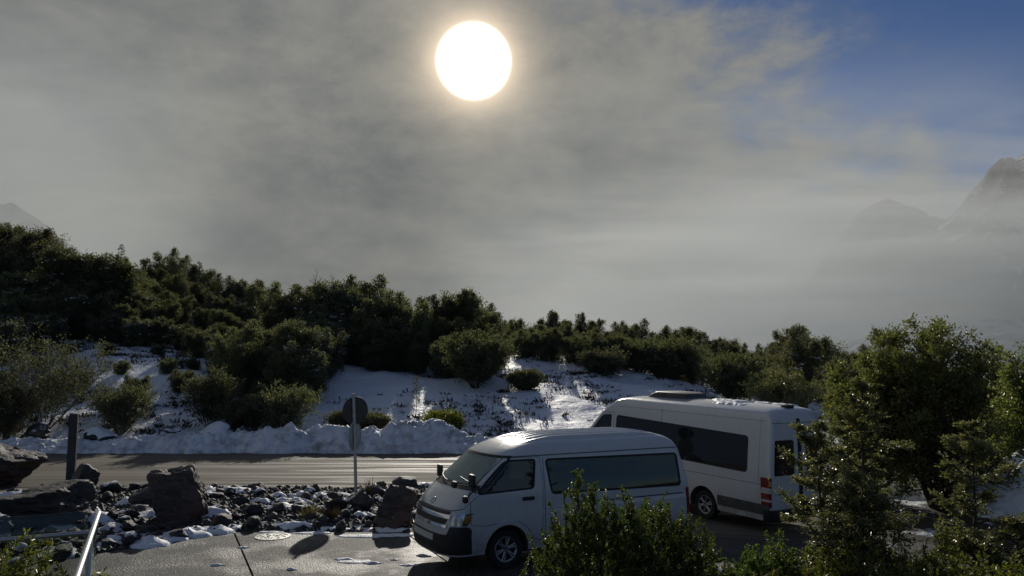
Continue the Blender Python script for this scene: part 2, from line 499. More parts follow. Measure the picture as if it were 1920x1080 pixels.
def hill(x, y):
    x = np.asarray(x, float); y = np.asarray(y, float)
    t = x / np.maximum(y, 20)
    prof = np.interp(y, [34.5, 38, 44, 50, 56, 62, 80, 120, 180, 400], [0, .75, 2.0, 3.0, 3.8, 4.4, 4.5, 3.5, 1, -4])
    A = np.interp(t, [-.8, -.66, -.5, -.38, -.3, -.22, -.1, 0, .1, .17, .25, .35, .5], [1.7, 1.6, 1.35, 1.15, .95, 1.08, .95, 1.0, .95, .8, .55, .33, .05])
    ext = np.maximum(0, -t - .16) * np.clip(y - 56, 0, 50) * 0.57
    ext = ext * (1 - sstep(y, 100, 170))
    z = prof * A + ext
    on = sstep(y, 34.0, 40)
    z = z + on * (0.55 * fbm(x * .12, y * .12, oct=3, seed=3) + 0.22 * fbm(x * .55, y * .55, oct=4, seed=9) * sstep(t, -.5, 0.05) + .10 * fbm(x * 1.3, y * 1.3, oct=3, seed=12))
    return z

def gz(x, y):
    x = np.asarray(x, float); y = np.asarray(y, float)
    z = hill(x, y) + dip(x) * (1 - sstep(y, 30, 36))
    far = sstep(y, 160, 500)
    z = z - far * (1 - sstep(y, 400, 420)) * 0 
    z = z * 1.0 + -3.0 * sstep(np.hypot(x, y), 130, 500) * (np.hypot(x, y) > 130)
    bed = sstep(x, -1.1, -1.9) * sstep(y, 17.0, 17.7) * sstep(y, 23.2, 22.2)
    z = z + bed * (0.10 + 0.13 * fbm(x * .8, y * .8, oct=3, seed=21))
    isl = sstep(x, 8.6, 9.8) * sstep(y, 13, 14.5) * sstep(y, 23.3, 22.4)
    z = z + isl * (0.12 + .06 * fbm(x, y, oct=3, seed=5))
    return z

def axis(segs):
    out = [segs[0][0]]
    for a, b, st in segs:
        n = max(1, int(round((b - a) / st)))
        out += list(np.linspace(a, b, n + 1)[1:])
    return np.array(out)
geo_out = np.geomspace(32, 9000, 34)
xs = np.concatenate([-np.geomspace(48, 9000, 34)[::-1], axis([(-48, 32, .36)])[1:-1], geo_out])
ys = np.concatenate([axis([(-40, 6, 4), (6, 33, .5), (33, 80, .36), (80, 140, 1.2)])[:-1], np.geomspace(140, 12000, 44)])
X, Y = np.meshgrid(xs, ys, indexing='ij')
Z = gz(X, Y)
nx, ny = X.shape
V = np.stack([X.ravel(), Y.ravel(), Z.ravel()], 1)
idx = np.arange(nx * ny).reshape(nx, ny)
F = np.stack([idx[:-1, :-1].ravel(), idx[1:, :-1].ravel(), idx[1:, 1:].ravel(), idx[:-1, 1:].ravel()], 1)
me = np_mesh('ground', V, F, M_ground, smooth=True)
T = X / np.maximum(Y, 20)
snow = np.where(Y > 31.5, 0.95 - 0.10 * sstep(T, -.22, -.45) - .05 * sstep(T, 0.02, .1), 0.30)
snow = np.where((X < -1.2) & (Y > 16.9) & (Y < 23.5), 0.42, snow)
snow = np.where((X > 8.5) & (Y > 13) & (Y < 23.6), 0.36 + 0.35 * sstep(Y, 20.5, 22.0), snow)
snow = np.where(Y > 140, 0.56, snow)
at = me.attributes.new('snow', 'FLOAT', 'POINT')
at.data.foreach_set('value', snow.ravel().astype(np.float32))
tag(obj('ground', me), 'snow covered ground rising from the road to the forested hill', kind='structure')

def sheet(name, x0, x1, y0, y1, mat, lift, label, step=.6, edge=.0, seed=1):
    xa = np.linspace(x0, x1, max(2, int((x1 - x0) / step))); ya = np.linspace(y0, y1, max(2, int((y1 - y0) / step)))
    XX, YY = np.meshgrid(xa, ya, indexing='ij')
    if edge > 0:
        f = (YY - y0) / (y1 - y0)
        YY = YY + edge * fbm(XX * .5, YY * .5, seed=seed) * (np.abs(f - .5) > .49)
    ZZ = np.maximum(dip(XX), -1) * (1 - sstep(YY, 30, 36)) + lift
    i = np.arange(XX.size).reshape(XX.shape)
    FF = np.stack([i[:-1, :-1].ravel(), i[1:, :-1].ravel(), i[1:, 1:].ravel(), i[:-1, 1:].ravel()], 1)
    o = obj(name, np_mesh(name, np.stack([XX.ravel(), YY.ravel(), ZZ.ravel()], 1), FF, mat, smooth=True))
    return tag(o, label, kind='structure')
sheet('road', -90, 80, 23.3, 33.2, M_road, 0.012, 'wet gritted grey road running across behind the parked vans', edge=.35)

# paving: separate poured slabs with open joints between them
paving = tag(empty('paving'), 'grey exposed aggregate paving in large slabs', kind='structure')
def slab(x0, x1, y0, y1, skew=0.0):
    mb = MB()
    g = .02
    n = 12
    top = []; V = []; F = []
    for i in range(n + 1):
        u = i / n
        y = y0 + g + (y1 - y0 - 2 * g) * u
        xa = x0 + g + skew * (y - 17) * 1.0
        xb = x1 - g + skew * (y - 17) * 1.0
        for j in range(9):
            x = xa + (xb - xa) * j / 8
            V.append((x, y, float(dip(x)) + .045 - (.012 if (i in (0, n) or j in (0, 8)) else 0)))
    for i in range(n):
        for j in range(8):
            a = i * 9 + j
            F.append((a, a + 1, a + 10, a + 9))
    k = len(V)
    ring = [j for j in range(9)] + [i * 9 + 8 for i in range(1, n + 1)] + [n * 9 + j for j in range(7, -1, -1)] + [i * 9 for i in range(n - 1, 0, -1)]
    for r_ in ring: V.append((V[r_][0], V[r_][1], -.3))
    for a in range(len(ring)):
        b = (a + 1) % len(ring)
        F.append((ring[b], ring[a], k + a, k + b))
    return obj('slab', np_mesh('slab', V, F, M_paving, smooth=False), paving)
for a, b in ((-14.0, -9.6), (-9.6, -5.95), (-5.95, -2.3), (-2.3, 1.4), (1.4, 5.1), (5.1, 8.6)):
    for y0, y1 in ((8.0, 12.9), (12.9, 17.05)):
        slab(a, b, y0, y1, skew=-0.45)
sheet('parking_area', -1.1, 8.6, 17.07, 23.32, M_road, 0.008, 'dark wet asphalt parking area under the rear van')

# ------------------------------------------------------------------ vans
def rpoly(pts, r, n=5):
    """rounded polygon"""
    out = []; m = len(pts)
    for i in range(m):
        p, a, b = [np.array(q, float) for q in (pts[i], pts[i - 1], pts[(i + 1) % m])]
        rr = r[i] if isinstance(r, (list, tuple)) else r
        da, db = a - p, b - p
        la, lb = np.linalg.norm(da), np.linalg.norm(db)
        k = min(rr, la * .45, lb * .45)
        A, B = p + da / la * k, p + db / lb * k
        for j in range(n + 1):
            t = j / n
            out.append(tuple((1 - t) ** 2 * A + 2 * t * (1 - t) * p + t * t * B))
    return out

def resample(poly, step):
    out = []
    for i in range(len(poly)):
        a, b = np.array(poly[i], float), np.array(poly[(i + 1) % len(poly)], float)
        n = max(1, int(np.linalg.norm(b - a) / step))
        for j in range(n): out.append(tuple(a + (b - a) * j / n))
    res = []
    for p in out:
        if not res or (abs(p[0] - res[-1][0]) + abs(p[1] - res[-1][1])) > 1e-4: res.append(p)
    return res

def inside(px, py, poly):
    c = np.zeros(len(px), bool); n = len(poly)
    for i in range(n):
        x1, y1 = poly[i]; x2, y2 = poly[(i + 1) % n]
        if y1 == y2: continue
        cond = ((y1 > py) != (y2 > py)) & (px < (x2 - x1) * (py - y1) / (y2 - y1) + x1)
        c ^= cond
    return c

def patch(name, outline, fmap, mat, parent, holes=(), step=.08, hi=.004, lo=-.006, smooth=True):
    """a plate that follows the body's surface: outline in the surface's own two coordinates"""
    outs = [resample(outline, step)] + [resample(h, step) for h in holes]
    P = []; E = []
    for o in outs:
        k = len(P); P += o
        E += [(k + i, k + (i + 1) % len(o)) for i in range(len(o))]
    a = np.array(outs[0]); x0, y0 = a.min(0); x1, y1 = a.max(0)
    gx = np.arange(x0 + step * .5, x1, step); gy = np.arange(y0 + step * .5, y1, step)
    if len(gx) and len(gy):
        G = np.stack(np.meshgrid(gx, gy), -1).reshape(-1, 2)
        keep = inside(G[:, 0], G[:, 1], outs[0])
        for h in outs[1:]: keep &= ~inside(G[:, 0], G[:, 1], h)
        for g in G[keep]:
            if np.min(np.hypot(np.array(P)[:, 0] - g[0], np.array(P)[:, 1] - g[1])) > step * .35: P.append(tuple(g))
    vs, es, fs, *_ = delaunay_2d_cdt([Vector(p) for p in P], E, [], 0, 1e-5)
    vs = np.array([tuple(v) for v in vs]); fs = np.array(fs)
    cen = vs[fs].mean(1)
    keep = inside(cen[:, 0], cen[:, 1], outs[0])
    for h in outs[1:]: keep &= ~inside(cen[:, 0], cen[:, 1], h)
    fs = fs[keep]
    e = 1e-3
    S = np.array([fmap(u, v) for u, v in vs])
    Su = np.array([fmap(u + e, v) for u, v in vs]); Sv = np.array([fmap(u, v + e) for u, v in vs])
    N_ = np.cross(Su - S, Sv - S); N_ /= np.maximum(np.linalg.norm(N_, axis=1, keepdims=True), 1e-12)
    ctr = np.array([0, 0, 1.1])
    if ((S - ctr) * N_).sum() < 0: N_ = -N_; fs = fs[:, ::-1] if False else fs
    top, bot = S + N_ * hi, S + N_ * lo
    # orient the triangles outward
    fn = np.cross(top[fs[:, 1]] - top[fs[:, 0]], top[fs[:, 2]] - top[fs[:, 0]])
    flip = (fn * N_[fs[:, 0]]).sum(1) < 0
    fs[flip] = fs[flip][:, ::-1]
    from collections import Counter
    cnt = {}
    for f in fs:
        for i in range(3):
            cnt.setdefault(tuple(sorted((f[i], f[(i + 1) % 3]))), []).append((f[i], f[(i + 1) % 3]))
    n = len(S); FF = [tuple(f) for f in fs] + [tuple(f[::-1] + n) for f in fs]
    for k_, v_ in cnt.items():
        if len(v_) == 1:
            a_, b_ = v_[0]; FF.append((b_, a_, a_ + n, b_ + n))
    me = np_mesh(name, np.vstack([top, bot]), FF, mat, smooth=smooth, angle=40)
    return obj(name, me, parent)

class Body:
    def __init__(s, L, xf, xr, w, rf, rr, p=2.6, pr=3.2):
        s.L = L; s.T = dict(xf=xf, xr=xr, w=w, rf=rf, rr=rr); s.p = p; s.pr = pr
    def v(s, k, z):
        t = s.T[k]; return float(np.interp(z, [a for a, b in t], [b for a, b in t]))
    def ring(s, z, ins=0.0, nf=17, ns=46, nr=9):
        xf, xr, w, rf, rr = [s.v(k, z) for k in ('xf', 'xr', 'w', 'rf', 'rr')]
        xf += ins; xr -= ins; w -= ins
        half = []
        for i in range(nf):
            ph = (i / (nf - 1)) * math.pi / 2
            half.append((xf + rf * (1 - math.cos(ph) ** (2 / s.p)), w * math.sin(ph) ** (2 / s.p)))
        for i in range(1, ns):
            half.append((xf + rf + (xr - rr - xf - rf) * i / ns, w))
        for i in range(nr + 1):
            ph = (i / nr) * math.pi / 2
            k = 2 / s.pr
            half.append((xr - rr + rr * math.sin(ph) ** k, w * math.cos(ph) ** k))
        full = [(x, -y) for x, y in half] + [(x, y) for x, y in half[1:-1]][::-1]
        return [(x - s.L / 2, y, z) for x, y in full]
    def solid(s, name, zs, ins=0.0, mats=None, slot=0):
        V = []; F = []
        for z in zs: V += s.ring(z, ins)
        n = len(s.ring(zs[0], ins))
        for i in range(len(zs) - 1):
            for j in range(n):
                a, b = i * n + j, i * n + (j + 1) % n
                F.append((a, b, b + n, a + n))
        F.append(tuple(range(n))[::-1]); F.append(tuple(range((len(zs) - 1) * n, len(zs) * n)))
        me = np_mesh(name, V, F, mats, smooth=True)
        bm = bmesh.new(); bm.from_mesh(me); bmesh.ops.remove_doubles(bm, verts=bm.verts, dist=1e-5)
        bmesh.ops.recalc_face_normals(bm, faces=bm.faces); bm.to_mesh(me); bm.free()
        me.polygons.foreach_set('material_index', np.full(len(me.polygons), slot, dtype=np.int32))
        return bpy.data.objects.new(name, me)
    def side(s, sgn):
        def f(x, z):
            xf, xr, w, rf, rr = [s.v(k, z) for k in ('xf', 'xr', 'w', 'rf', 'rr')]
            y = w
            if x < xf + rf:
                t = min(1.0, max(0.0, (xf + rf - x) / rf)); y = w * max(0.0, 1 - t ** s.p) ** (1 / s.p)
            elif x > xr - rr:
                t = min(1.0, (x - xr + rr) / rr); y = w * max(0.0, 1 - t ** s.pr) ** (1 / s.pr)
            return (x - s.L / 2, sgn * y, z)
        return f
    def front(s, u, z):
        """u: -1..1 is the curved front from corner to corner, beyond that metres along the side"""
        xf, w, rf = [s.v(k, z) for k in ('xf', 'w', 'rf')]
        a = abs(u); sg = -1 if u < 0 else 1
        if a <= 1:
            ph = a * math.pi / 2
            return (xf + rf * (1 - max(0, math.cos(ph)) ** (2 / s.p)) - s.L / 2, sg * w * math.sin(ph) ** (2 / s.p), z)
        return (xf + rf + (a - 1) - s.L / 2, sg * w, z)
    def rear(s, u, z):
        xr, w, rr = [s.v(k, z) for k in ('xr', 'w', 'rr')]
        a = abs(u); sg = -1 if u < 0 else 1
        if a <= 1:
            ph = a * math.pi / 2; k = 2 / s.pr
            return (xr - rr + rr * max(0, math.cos(ph)) ** k - s.L / 2, sg * w * math.sin(ph) ** k, z)
        return (xr - rr - (a - 1) - s.L / 2, sg * w, z)
    def roof_z(s, x, y):
        zs = np.linspace(1.6, s.T['w'][-1][0], 160)
        best = 1.6
        for z in zs:
            xf, xr, w, rf, rr = [s.v(k, z) for k in ('xf', 'xr', 'w', 'rf', 'rr')]
            if abs(y) <= w and xf + .0 <= x <= xr: 
                sy = abs(s.side(1)(x, z)[1])
                if sy >= abs(y): best = z
        return best

def prism_y(name, outline, L, mats):
    n = len(outline)
    V = [(x - L / 2, -2, z) for x, z in outline] + [(x - L / 2, 2, z) for x, z in outline]
    return prism(name, V, n, mats)
def prism_x(name, outline, x0, x1, L, mats):
    n = len(outline)
    V = [(x0 - L / 2, y, z) for y, z in outline] + [(x1 - L / 2, y, z) for y, z in outline]
    return prism(name, V, n, mats)
def prism(name, V, n, mats):
    F = [tuple(range(n)), tuple(range(n, 2 * n))[::-1]] + [((i + 1) % n, i, n + i, n + (i + 1) % n) for i in range(n)]
    me = np_mesh(name, V, F, mats)
    bm = bmesh.new(); bm.from_mesh(me); bmesh.ops.recalc_face_normals(bm, faces=bm.faces); bm.to_mesh(me); bm.free()
    me.polygons.foreach_set('material_index', np.full(len(me.polygons), 1, dtype=np.int32))
    return bpy.data.objects.new(name, me)
def cyl_y(name, x, z, r, y0, y1, L, mats):
    out = [(x + r * math.cos(t), z + r * math.sin(t)) for t in np.linspace(0, 2 * math.pi, 41)[:-1]]
    n = len(out)
    V = [(a - L / 2, y0, b) for a, b in out] + [(a - L / 2, y1, b) for a, b in out]
    return prism(name, V, n, mats)

def carve(base, cutters):
    objs = [base] + cutters
    for o in objs: COL.objects.link(o)
    for c in cutters:
        md = base.modifiers.new('cut', 'BOOLEAN'); md.operation = 'DIFFERENCE'; md.object = c; md.solver = 'EXACT'
    bpy.context.view_layer.update()
    dg = bpy.context.evaluated_depsgraph_get()
    me = bpy.data.meshes.new_from_object(base.evaluated_get(dg))
    for o in objs: bpy.data.objects.remove(o)
    me.polygons.foreach_set('use_smooth', np.full(len(me.polygons), True))
    me.set_sharp_from_angle(angle=R(32))
    return me

def wheel(parent, x, y, r, wid, sgn, spokes=6, rim_r=.215, hub=True):
    """tyre with a rim inside; sgn = outward side along y"""
    mb = MB()
    h = wid / 2
    mb.lathe([(rim_r, -h * .8), (r * .80, -h), (r * .93, -h * .96), (r, -h * .68), (r, h * .68), (r * .93, h * .96), (r * .80, h), (rim_r, h * .8), (rim_r, -h * .8)], 40)
    t = mb.build('wheel', M_tyre, parent, loc=(x, y, r))
    rb = MB()
    o = sgn * h
    rb.lathe([(rim_r, -h * .9), (rim_r + .012, o * .80), (rim_r - .004, o * .86), (rim_r - .022, o * .74), (rim_r - .03, -h * .7), (rim_r, -h * .9)], 40)
    rb.lathe([(0.001, o * .62), (.055, o * .66), (.07, o * .55), (.07, o * .3), (.001, o * .3)], 20)
    for k in range(spokes):
        a = 2 * math.pi * k / spokes + .3
        for da in (-.13, .13):
            c, s_ = math.cos(a + da), math.sin(a + da)
            rb.tube([(.05 * c, o * .56, .05 * s_), ((rim_r - .012) * c, o * .66, (rim_r - .012) * s_)], [.026, .02], 6)
    rb.build('rim', M_rim, t)
    bk = MB(); bk.lathe([(.001, o * .25), (rim_r - .02, o * .25), (rim_r - .02, o * .1), (.001, o * .1)], 30)
    bk.build('brake_disc', M_black, t)
    return t

def seat(parent, x, y, z, w=.46, back=.62):
    mb = MB()
    mb.box((x, y, z), (.46, w, .14), bev=.04)
    mb.box((x + .22, y, z + .34), (.11, w, back), bev=.04, ry=R(12))
    mb.box((x + .31, y, z + .34 + back / 2 + .10), (.09, w * .55, .16), bev=.03, ry=R(10))
    return mb.build('seat', M_seat, parent)

def sidestrip(x0, x1, z0, z1, n=10):
    return [(x0 + (x1 - x0) * i / n, z0) for i in range(n + 1)] + [(x1 - (x1 - x0) * i / n, z1) for i in range(n + 1)]

def path_strip(pts, wd):
    """thin closed outline along a polyline (for panel gaps)"""
    P = [np.array(p, float) for p in pts]; L_, R_ = [], []
    for i, p in enumerate(P):
        t = P[min(i + 1, len(P) - 1)] - P[max(i - 1, 0)]; t = t / np.linalg.norm(t); n = np.array([-t[1], t[0]])
        L_.append(tuple(p + n * wd / 2)); R_.append(tuple(p - n * wd / 2))
    return L_ + R_[::-1]

def inset(poly, d):
    c = np.mean(np.array(poly), 0); out = []
    n = len(poly)
    P = np.array(poly)
    area = 0.5 * np.sum(P[:, 0] * np.roll(P[:, 1], -1) - np.roll(P[:, 0], -1) * P[:, 1])
    sg = 1 if area > 0 else -1
    for i in range(n):
        t = P[(i + 1) % n] - P[i - 1]; t = t / max(np.linalg.norm(t), 1e-9)
        out.append(tuple(P[i] + np.array([-t[1], t[0]]) * d * sg))
    return out

PAINT = [M_white, M_inner]

# ---- the minibus in front --------------------------------------------
HL = 5.38
hb = Body(HL,
    xf=[(.2, .10), (.30, .03), (.45, 0), (.66, 0), (.80, .03), (.95, .07), (1.05, .12), (1.16, .20), (1.28, .32), (1.36, .42), (1.42, .50), (1.95, 1.10), (2.04, 1.24), (2.12, 1.42), (2.18, 1.60), (2.23, 1.85), (2.262, 2.15), (2.28, 2.5), (2.285, 2.8)],
    xr=[(.2, 5.28), (.35, 5.36), (.5, 5.38), (1.0, 5.365), (1.3, 5.345), (1.9, 5.19), (2.04, 5.13), (2.12, 5.05), (2.18, 4.95), (2.23, 4.80), (2.262, 4.55), (2.28, 4.2), (2.285, 3.9)],
    w=[(.2, .86), (.30, .905), (.45, .93), (.62, .938), (.90, .940), (.955, .940), (.97, .934), (1.20, .932), (1.30, .925), (1.42, .905), (1.88, .835), (1.95, .822), (2.03, .80), (2.09, .765), (2.14, .72), (2.18, .66), (2.215, .58), (2.245, .47), (2.265, .33), (2.28, .18), (2.285, .06)],
    rf=[(.2, .45), (.5, .46), (1.0, .42), (1.4, .36), (1.95, .36), (2.12, .5), (2.28, .6), (2.285, .5)],
    rr=[(.2, .12), (1.9, .14), (2.2, .3), (2.28, .5), (2.285, .5)], p=2.7, pr=3.2)
zq_ = lambda z: z if z < 1.95 else 1.95 + (z - 1.95) * .85
hb.T = {k: [(zq_(a), b) for a, b in v] for k, v in hb.T.items()}
hx, hy, ha = -1.14, 13.32, R(27.7)
d_ = np.array([math.cos(ha), math.sin(ha)]); n_ = np.array([-math.sin(ha), math.cos(ha)])
hc = np.array([hx, hy]) + d_ * HL / 2 + n_ * .94
minibus = tag(empty('minibus', (hc[0], hc[1], .05), ha), 'white high roof minibus with a ribbed roof parked nearest, nose to the left', 'minibus')

zs_h = [.30, .36, .42, .48, .55, .62, .70, .78, .86, .92, .955, .97, 1.02, 1.08, 1.14, 1.2, 1.25, 1.3, 1.36, 1.42, 1.5, 1.58, 1.66, 1.74, 1.82, 1.88, 1.92, 1.95, 1.99, 2.03, 2.06, 2.09, 2.115, 2.14, 2.16, 2.18, 2.2, 2.215, 2.23, 2.245, 2.256, 2.265, 2.273, 2.28, 2.285]
w_door = rpoly([(.64, 1.33), (.93, 1.60), (1.22, 1.845), (1.80, 1.84), (1.735, 1.36)], [.05, .2, .12, .05, .06])
w_side = rpoly([(2.03, 1.83), (2.12, 1.24), (5.07, 1.19), (5.035, 1.79)], .07)
w_wind_c = rpoly([(-.80, 1.455), (.80, 1.455), (.70, 1.90), (-.70, 1.90)], .08)
w_rear = rpoly([(-.72, 1.25), (.72, 1.25), (.64, 1.80), (-.64, 1.80)], .08)
HF, HR = 1.20, 4.31
cut = [hb.solid('cavity', [.80, .95, 1.1, 1.25, 1.36, 1.42, 1.6, 1.8, 1.92, 1.98, 2.03, 2.08, 2.11], .055, PAINT, 1),
       prism_y('c1', w_door, HL, PAINT), prism_y('c2', w_side, HL, PAINT),
       prism_x('c3', w_wind_c, -.6, 1.42, HL, PAINT), prism_x('c4', w_rear, 4.95, 6.2, HL, PAINT)]
for x in (HF, HR):
    cut.append(cyl_y('a', x, .34, .425, -1.3, -.52, HL, PAINT)); cut.append(cyl_y('b', x, .34, .425, .52, 1.3, HL, PAINT))
obj('body', carve(hb.solid('body', [zq_(z) for z in zs_h], 0, PAINT, 0), cut), minibus)
mb = MB(); mb.box((0, 0, .36), (4.9, 1.5, .26), bev=.03); mb.build('chassis', M_black, minibus)
for xx in (HF, HR):
    mb = MB(); mb.box((xx - HL / 2, 0, .34), (.1, 1.5, .1)); mb.build('axle', M_black, minibus)

for sg in (-1, 1):
    S = hb.side(sg)
    patch('window', inset(w_door, -.006), S, M_glass, minibus, hi=-.006, lo=-.010)
    sw = patch('window', inset(w_side, -.006), S, M_glass, minibus, hi=-.006, lo=-.010, step=.12)
    patch('window_seal', inset(w_door, -.022), S, M_seam, minibus, holes=[inset(w_door, .012)], hi=.002, lo=-.012)
    patch('window_seal', inset(w_side, -.022), S, M_seam, minibus, holes=[inset(w_side, .016)], hi=.002, lo=-.012)
    # the front door as a skin of its own, with its window opening
    door_out = rpoly([(.50, 1.30), (.50, .82), (.66, .80), (.75, .785), (.95, .80), (1.2, .835), (1.45, .80), (1.62, .68), (1.70, .50), (1.90, .44), (1.93, 1.5), (1.90, 1.885), (1.20, 1.895), (.86, 1.62), (.54, 1.345)], .03, 2)
    dr = patch('door', door_out, S, M_white, minibus, holes=[inset(w_door, -.024)], hi=.003, lo=-.004, step=.09)
    patch('door_gap', inset(door_out, -.009), S, M_seam, minibus, holes=[inset(door_out, .001)], hi=.0015, lo=-.01)
    hd = patch('handle', rpoly([(1.50, 1.155), (1.74, 1.155), (1.74, 1.215), (1.50, 1.215)], .02), S, M_black, dr, hi=.022, lo=-.002)
    # sliding door gaps and rail, fuel flap
    patch('panel_gap', path_strip([(1.97, 1.87), (1.97, .44)], .010), S, M_seam, minibus, hi=.0015, lo=-.01)
    patch('panel_gap', path_strip([(3.08, 1.2), (3.08, .44)], .010), S, M_seam, minibus, hi=.0015, lo=-.01)
    patch('slide_rail', sidestrip(3.08, 5.12, 1.02, 1.04, 16), S, M_seam, minibus, hi=.0018, lo=-.012)
    patch('crease_shade', sidestrip(.9, 3.04, .968, .976, 16), S, M_grey, minibus, hi=.0008, lo=-.01)  # grey strip paints the shade line along the body crease
    patch('drip_rail', sidestrip(1.12, 5.15, 1.905, 1.922, 24), S, M_grey, minibus, hi=.007, lo=-.004)
    patch('fuel_flap', rpoly([(1.66, .60), (1.88, .60), (1.88, .86), (1.66, .86)], .04), S, M_white, minibus, hi=.005, lo=-.004)
    # flared lips over the wheels
    for xx in (HF, HR):
        a0, a1 = (R(8), R(172))
        arc = [(xx + .425 * math.cos(t), .34 + .425 * math.sin(t)) for t in np.linspace(a0, a1, 22)]
        arc2 = [(xx + .52 * math.cos(t), .34 + .50 * math.sin(t)) for t in np.linspace(a1, a0, 22)]
        patch('arch_lip', arc + arc2, S, M_white, minibus, hi=.012, lo=-.01, step=.06)
    wheel(minibus, HF - HL / 2, sg * .80, .335, .2, sg)
    wheel(minibus, HR - HL / 2, sg * .80, .335, .2, sg)

FR = hb.front
patch('windscreen', rpoly([(-.93, 1.43), (.93, 1.43), (.90, 1.915), (-.90, 1.915)], .06), FR, M_wglass, minibus, hi=.000, lo=-.008, step=.07)
patch('windscreen_seal', rpoly([(-.965, 1.415), (.965, 1.415), (.935, 1.935), (-.935, 1.935)], .07), FR, M_seam, minibus, holes=[rpoly([(-.90, 1.455), (.90, 1.455), (.86, 1.895), (-.86, 1.895)], .06)], hi=.003, lo=-.012, step=.05)
patch('cowl', rpoly([(-.88, 1.375), (.88, 1.375), (.90, 1.42), (-.90, 1.42)], .015), FR, M_black, minibus, hi=.008, lo=-.006, step=.05)
for a, b in ((-.7, -.1), (.05, .65)):
    mb = MB()
    pts = [Vector(FR(a + (b - a) * t, 1.44 + .09 * t)) + Vector((-.018, 0, .012)) for t in np.linspace(0, 1, 7)]
    mb.tube(pts, .008, 6); mb.build('wiper', M_black, minibus)
patch('bonnet_gap', path_strip([(-.93, 1.30), (-.80, 1.10), (-.55, 1.055), (0, 1.05), (.55, 1.055), (.80, 1.10), (.93, 1.30)], .012), FR, M_seam, minibus, hi=.002, lo=-.01, step=.04)
grille = patch('grille', rpoly([(-.50, .985), (.50, .985), (.52, 1.04), (-.52, 1.04)], .02), FR, M_black, minibus, hi=.006, lo=-.03, step=.05)
patch('grille_bar', rpoly([(-.56, .925), (.56, .925), (.56, .982), (-.56, .982)], .02), FR, M_chrome, minibus, hi=.03, lo=-.01, step=.05)
patch('grille', rpoly([(-.46, .825), (.46, .825), (.50, .915), (-.50, .915)], .03), FR, M_black, minibus, hi=.004, lo=-.03, step=.05)
patch('grille_bar', rpoly([(-.52, .775), (.52, .775), (.50, .82), (-.50, .82)], .02), FR, M_chrome, minibus, hi=.022, lo=-.01, step=.05)
bump = patch('bumper', rpoly([(-.55, .66), (.55, .66), (.60, .80), (.98, .80), (1.05, .74), (1.05, .34), (-1.05, .34), (-1.05, .74), (-.98, .80), (-.60, .80)], .03, 3), FR, M_black, minibus, hi=.022, lo=-.01, step=.06)  # black corners: part snow guard, part shade put into the colour
patch('air_intake', rpoly([(-.42, .40), (.42, .40), (.40, .50), (-.40, .50)], .02), FR, M_seam, bump, hi=.024, lo=.01, step=.06)
patch('number_plate', rpoly([(-.24, .535), (.24, .535), (.24, .64), (-.24, .64)], .008), FR, simple('plate_white', (.6, .6, .58), .4), minibus, hi=.034, lo=.0, step=.05)
for sg in (-1, 1):
    hl = patch('headlight', [(sg * a, b) for a, b in rpoly([(.60, .82), (.985, .815), (1.03, 1.02), (.62, .99)], .04)], FR, M_reflector, minibus, hi=.006, lo=-.02, step=.05)
    for cx in (.70, .82):
        patch('lamp', [(sg * (cx + .045 * math.cos(t)), .905 + .05 * math.sin(t)) for t in np.linspace(0, 2 * math.pi, 17)[:-1]], FR, M_clear, hl, hi=.016, lo=0, step=.03)
    patch('indicator', [(sg * a, b) for a, b in rpoly([(.91, .85), (.985, .85), (1.0, .98), (.92, .97)], .02)], FR, M_amber, hl, hi=.010, lo=0, step=.04)
    patch('tail_light', [(sg * a, b) for a, b in rpoly([(.60, .60), (1.03, .60), (1.03, 1.13), (.60, 1.13)], .03)], hb.rear, M_red, minibus, hi=.008, lo=-.01, step=.06)
patch('rear_window', rpoly([(-.52, 1.24), (.52, 1.24), (.50, 1.81), (-.50, 1.81)], .06), hb.rear, M_glass, minibus, hi=-.004, lo=-.008, step=.07)
patch('rear_bumper', rpoly([(-1.1, .34), (1.1, .34), (1.1, .55), (-1.1, .55)], .03), hb.rear, M_white, minibus, hi=.03, lo=-.01, step=.07)
# emblem of three ovals on the nose
eb = MB()
for (ra, rb, dy_, dz_) in ((.075, .050, 0, 0), (.028, .046, 0, .003), (.052, .022, 0, .022)):
    pts = []
    for t in np.linspace(0, 2 * math.pi, 25):
        yy, zq = ra * math.cos(t) + dy_, 1.135 + rb * math.sin(t) + dz_
        b_ = hb.front(0.0, zq); pts.append((b_[0] - .012, yy, zq))
    eb.tube(pts, .006, 6, cap=False)
eb.build('emblem', M_chrome, minibus)
# mirrors on the left front pillar
for sg in (-1, 1):
    mb = MB()
    mx0, mz0 = (.46, 1.575) if sg < 0 else (.74, 1.50)
    mb.box((mx0 - HL / 2, sg * 1.05, mz0), (.075, .19, .235), bev=.03)
    mm = mb.build('mirror', M_black, minibus)
    ar = MB()
    ar.tube([(mx0 + .14 - HL / 2, sg * .92, 1.36), (mx0 + .04 - HL / 2, sg * 1.0, 1.40), (mx0 - HL / 2, sg * 1.05, 1.46)], .016, 8)
    if sg < 0: ar.tube([(.50 - HL / 2, sg * 1.02, 1.40), (.40 - HL / 2, sg * 1.01, 1.31)], .012, 8)
    ar.build('arm', M_black, mm)
mb = MB(); mb.box((.36 - HL / 2, -1.0, 1.27), (.10, .12, .13), bev=.045); mb.build('kerb_mirror', M_black, minibus)
mb = MB(); mb.tube([(.50 - HL / 2, -.80, 1.46), (.30 - HL / 2, -.80, 1.50)], .012, 8); mb.box((.25 - HL / 2, -.78, 1.50), (.10, .15, .13), bev=.05); mb.build('front_mirror', M_black, minibus)
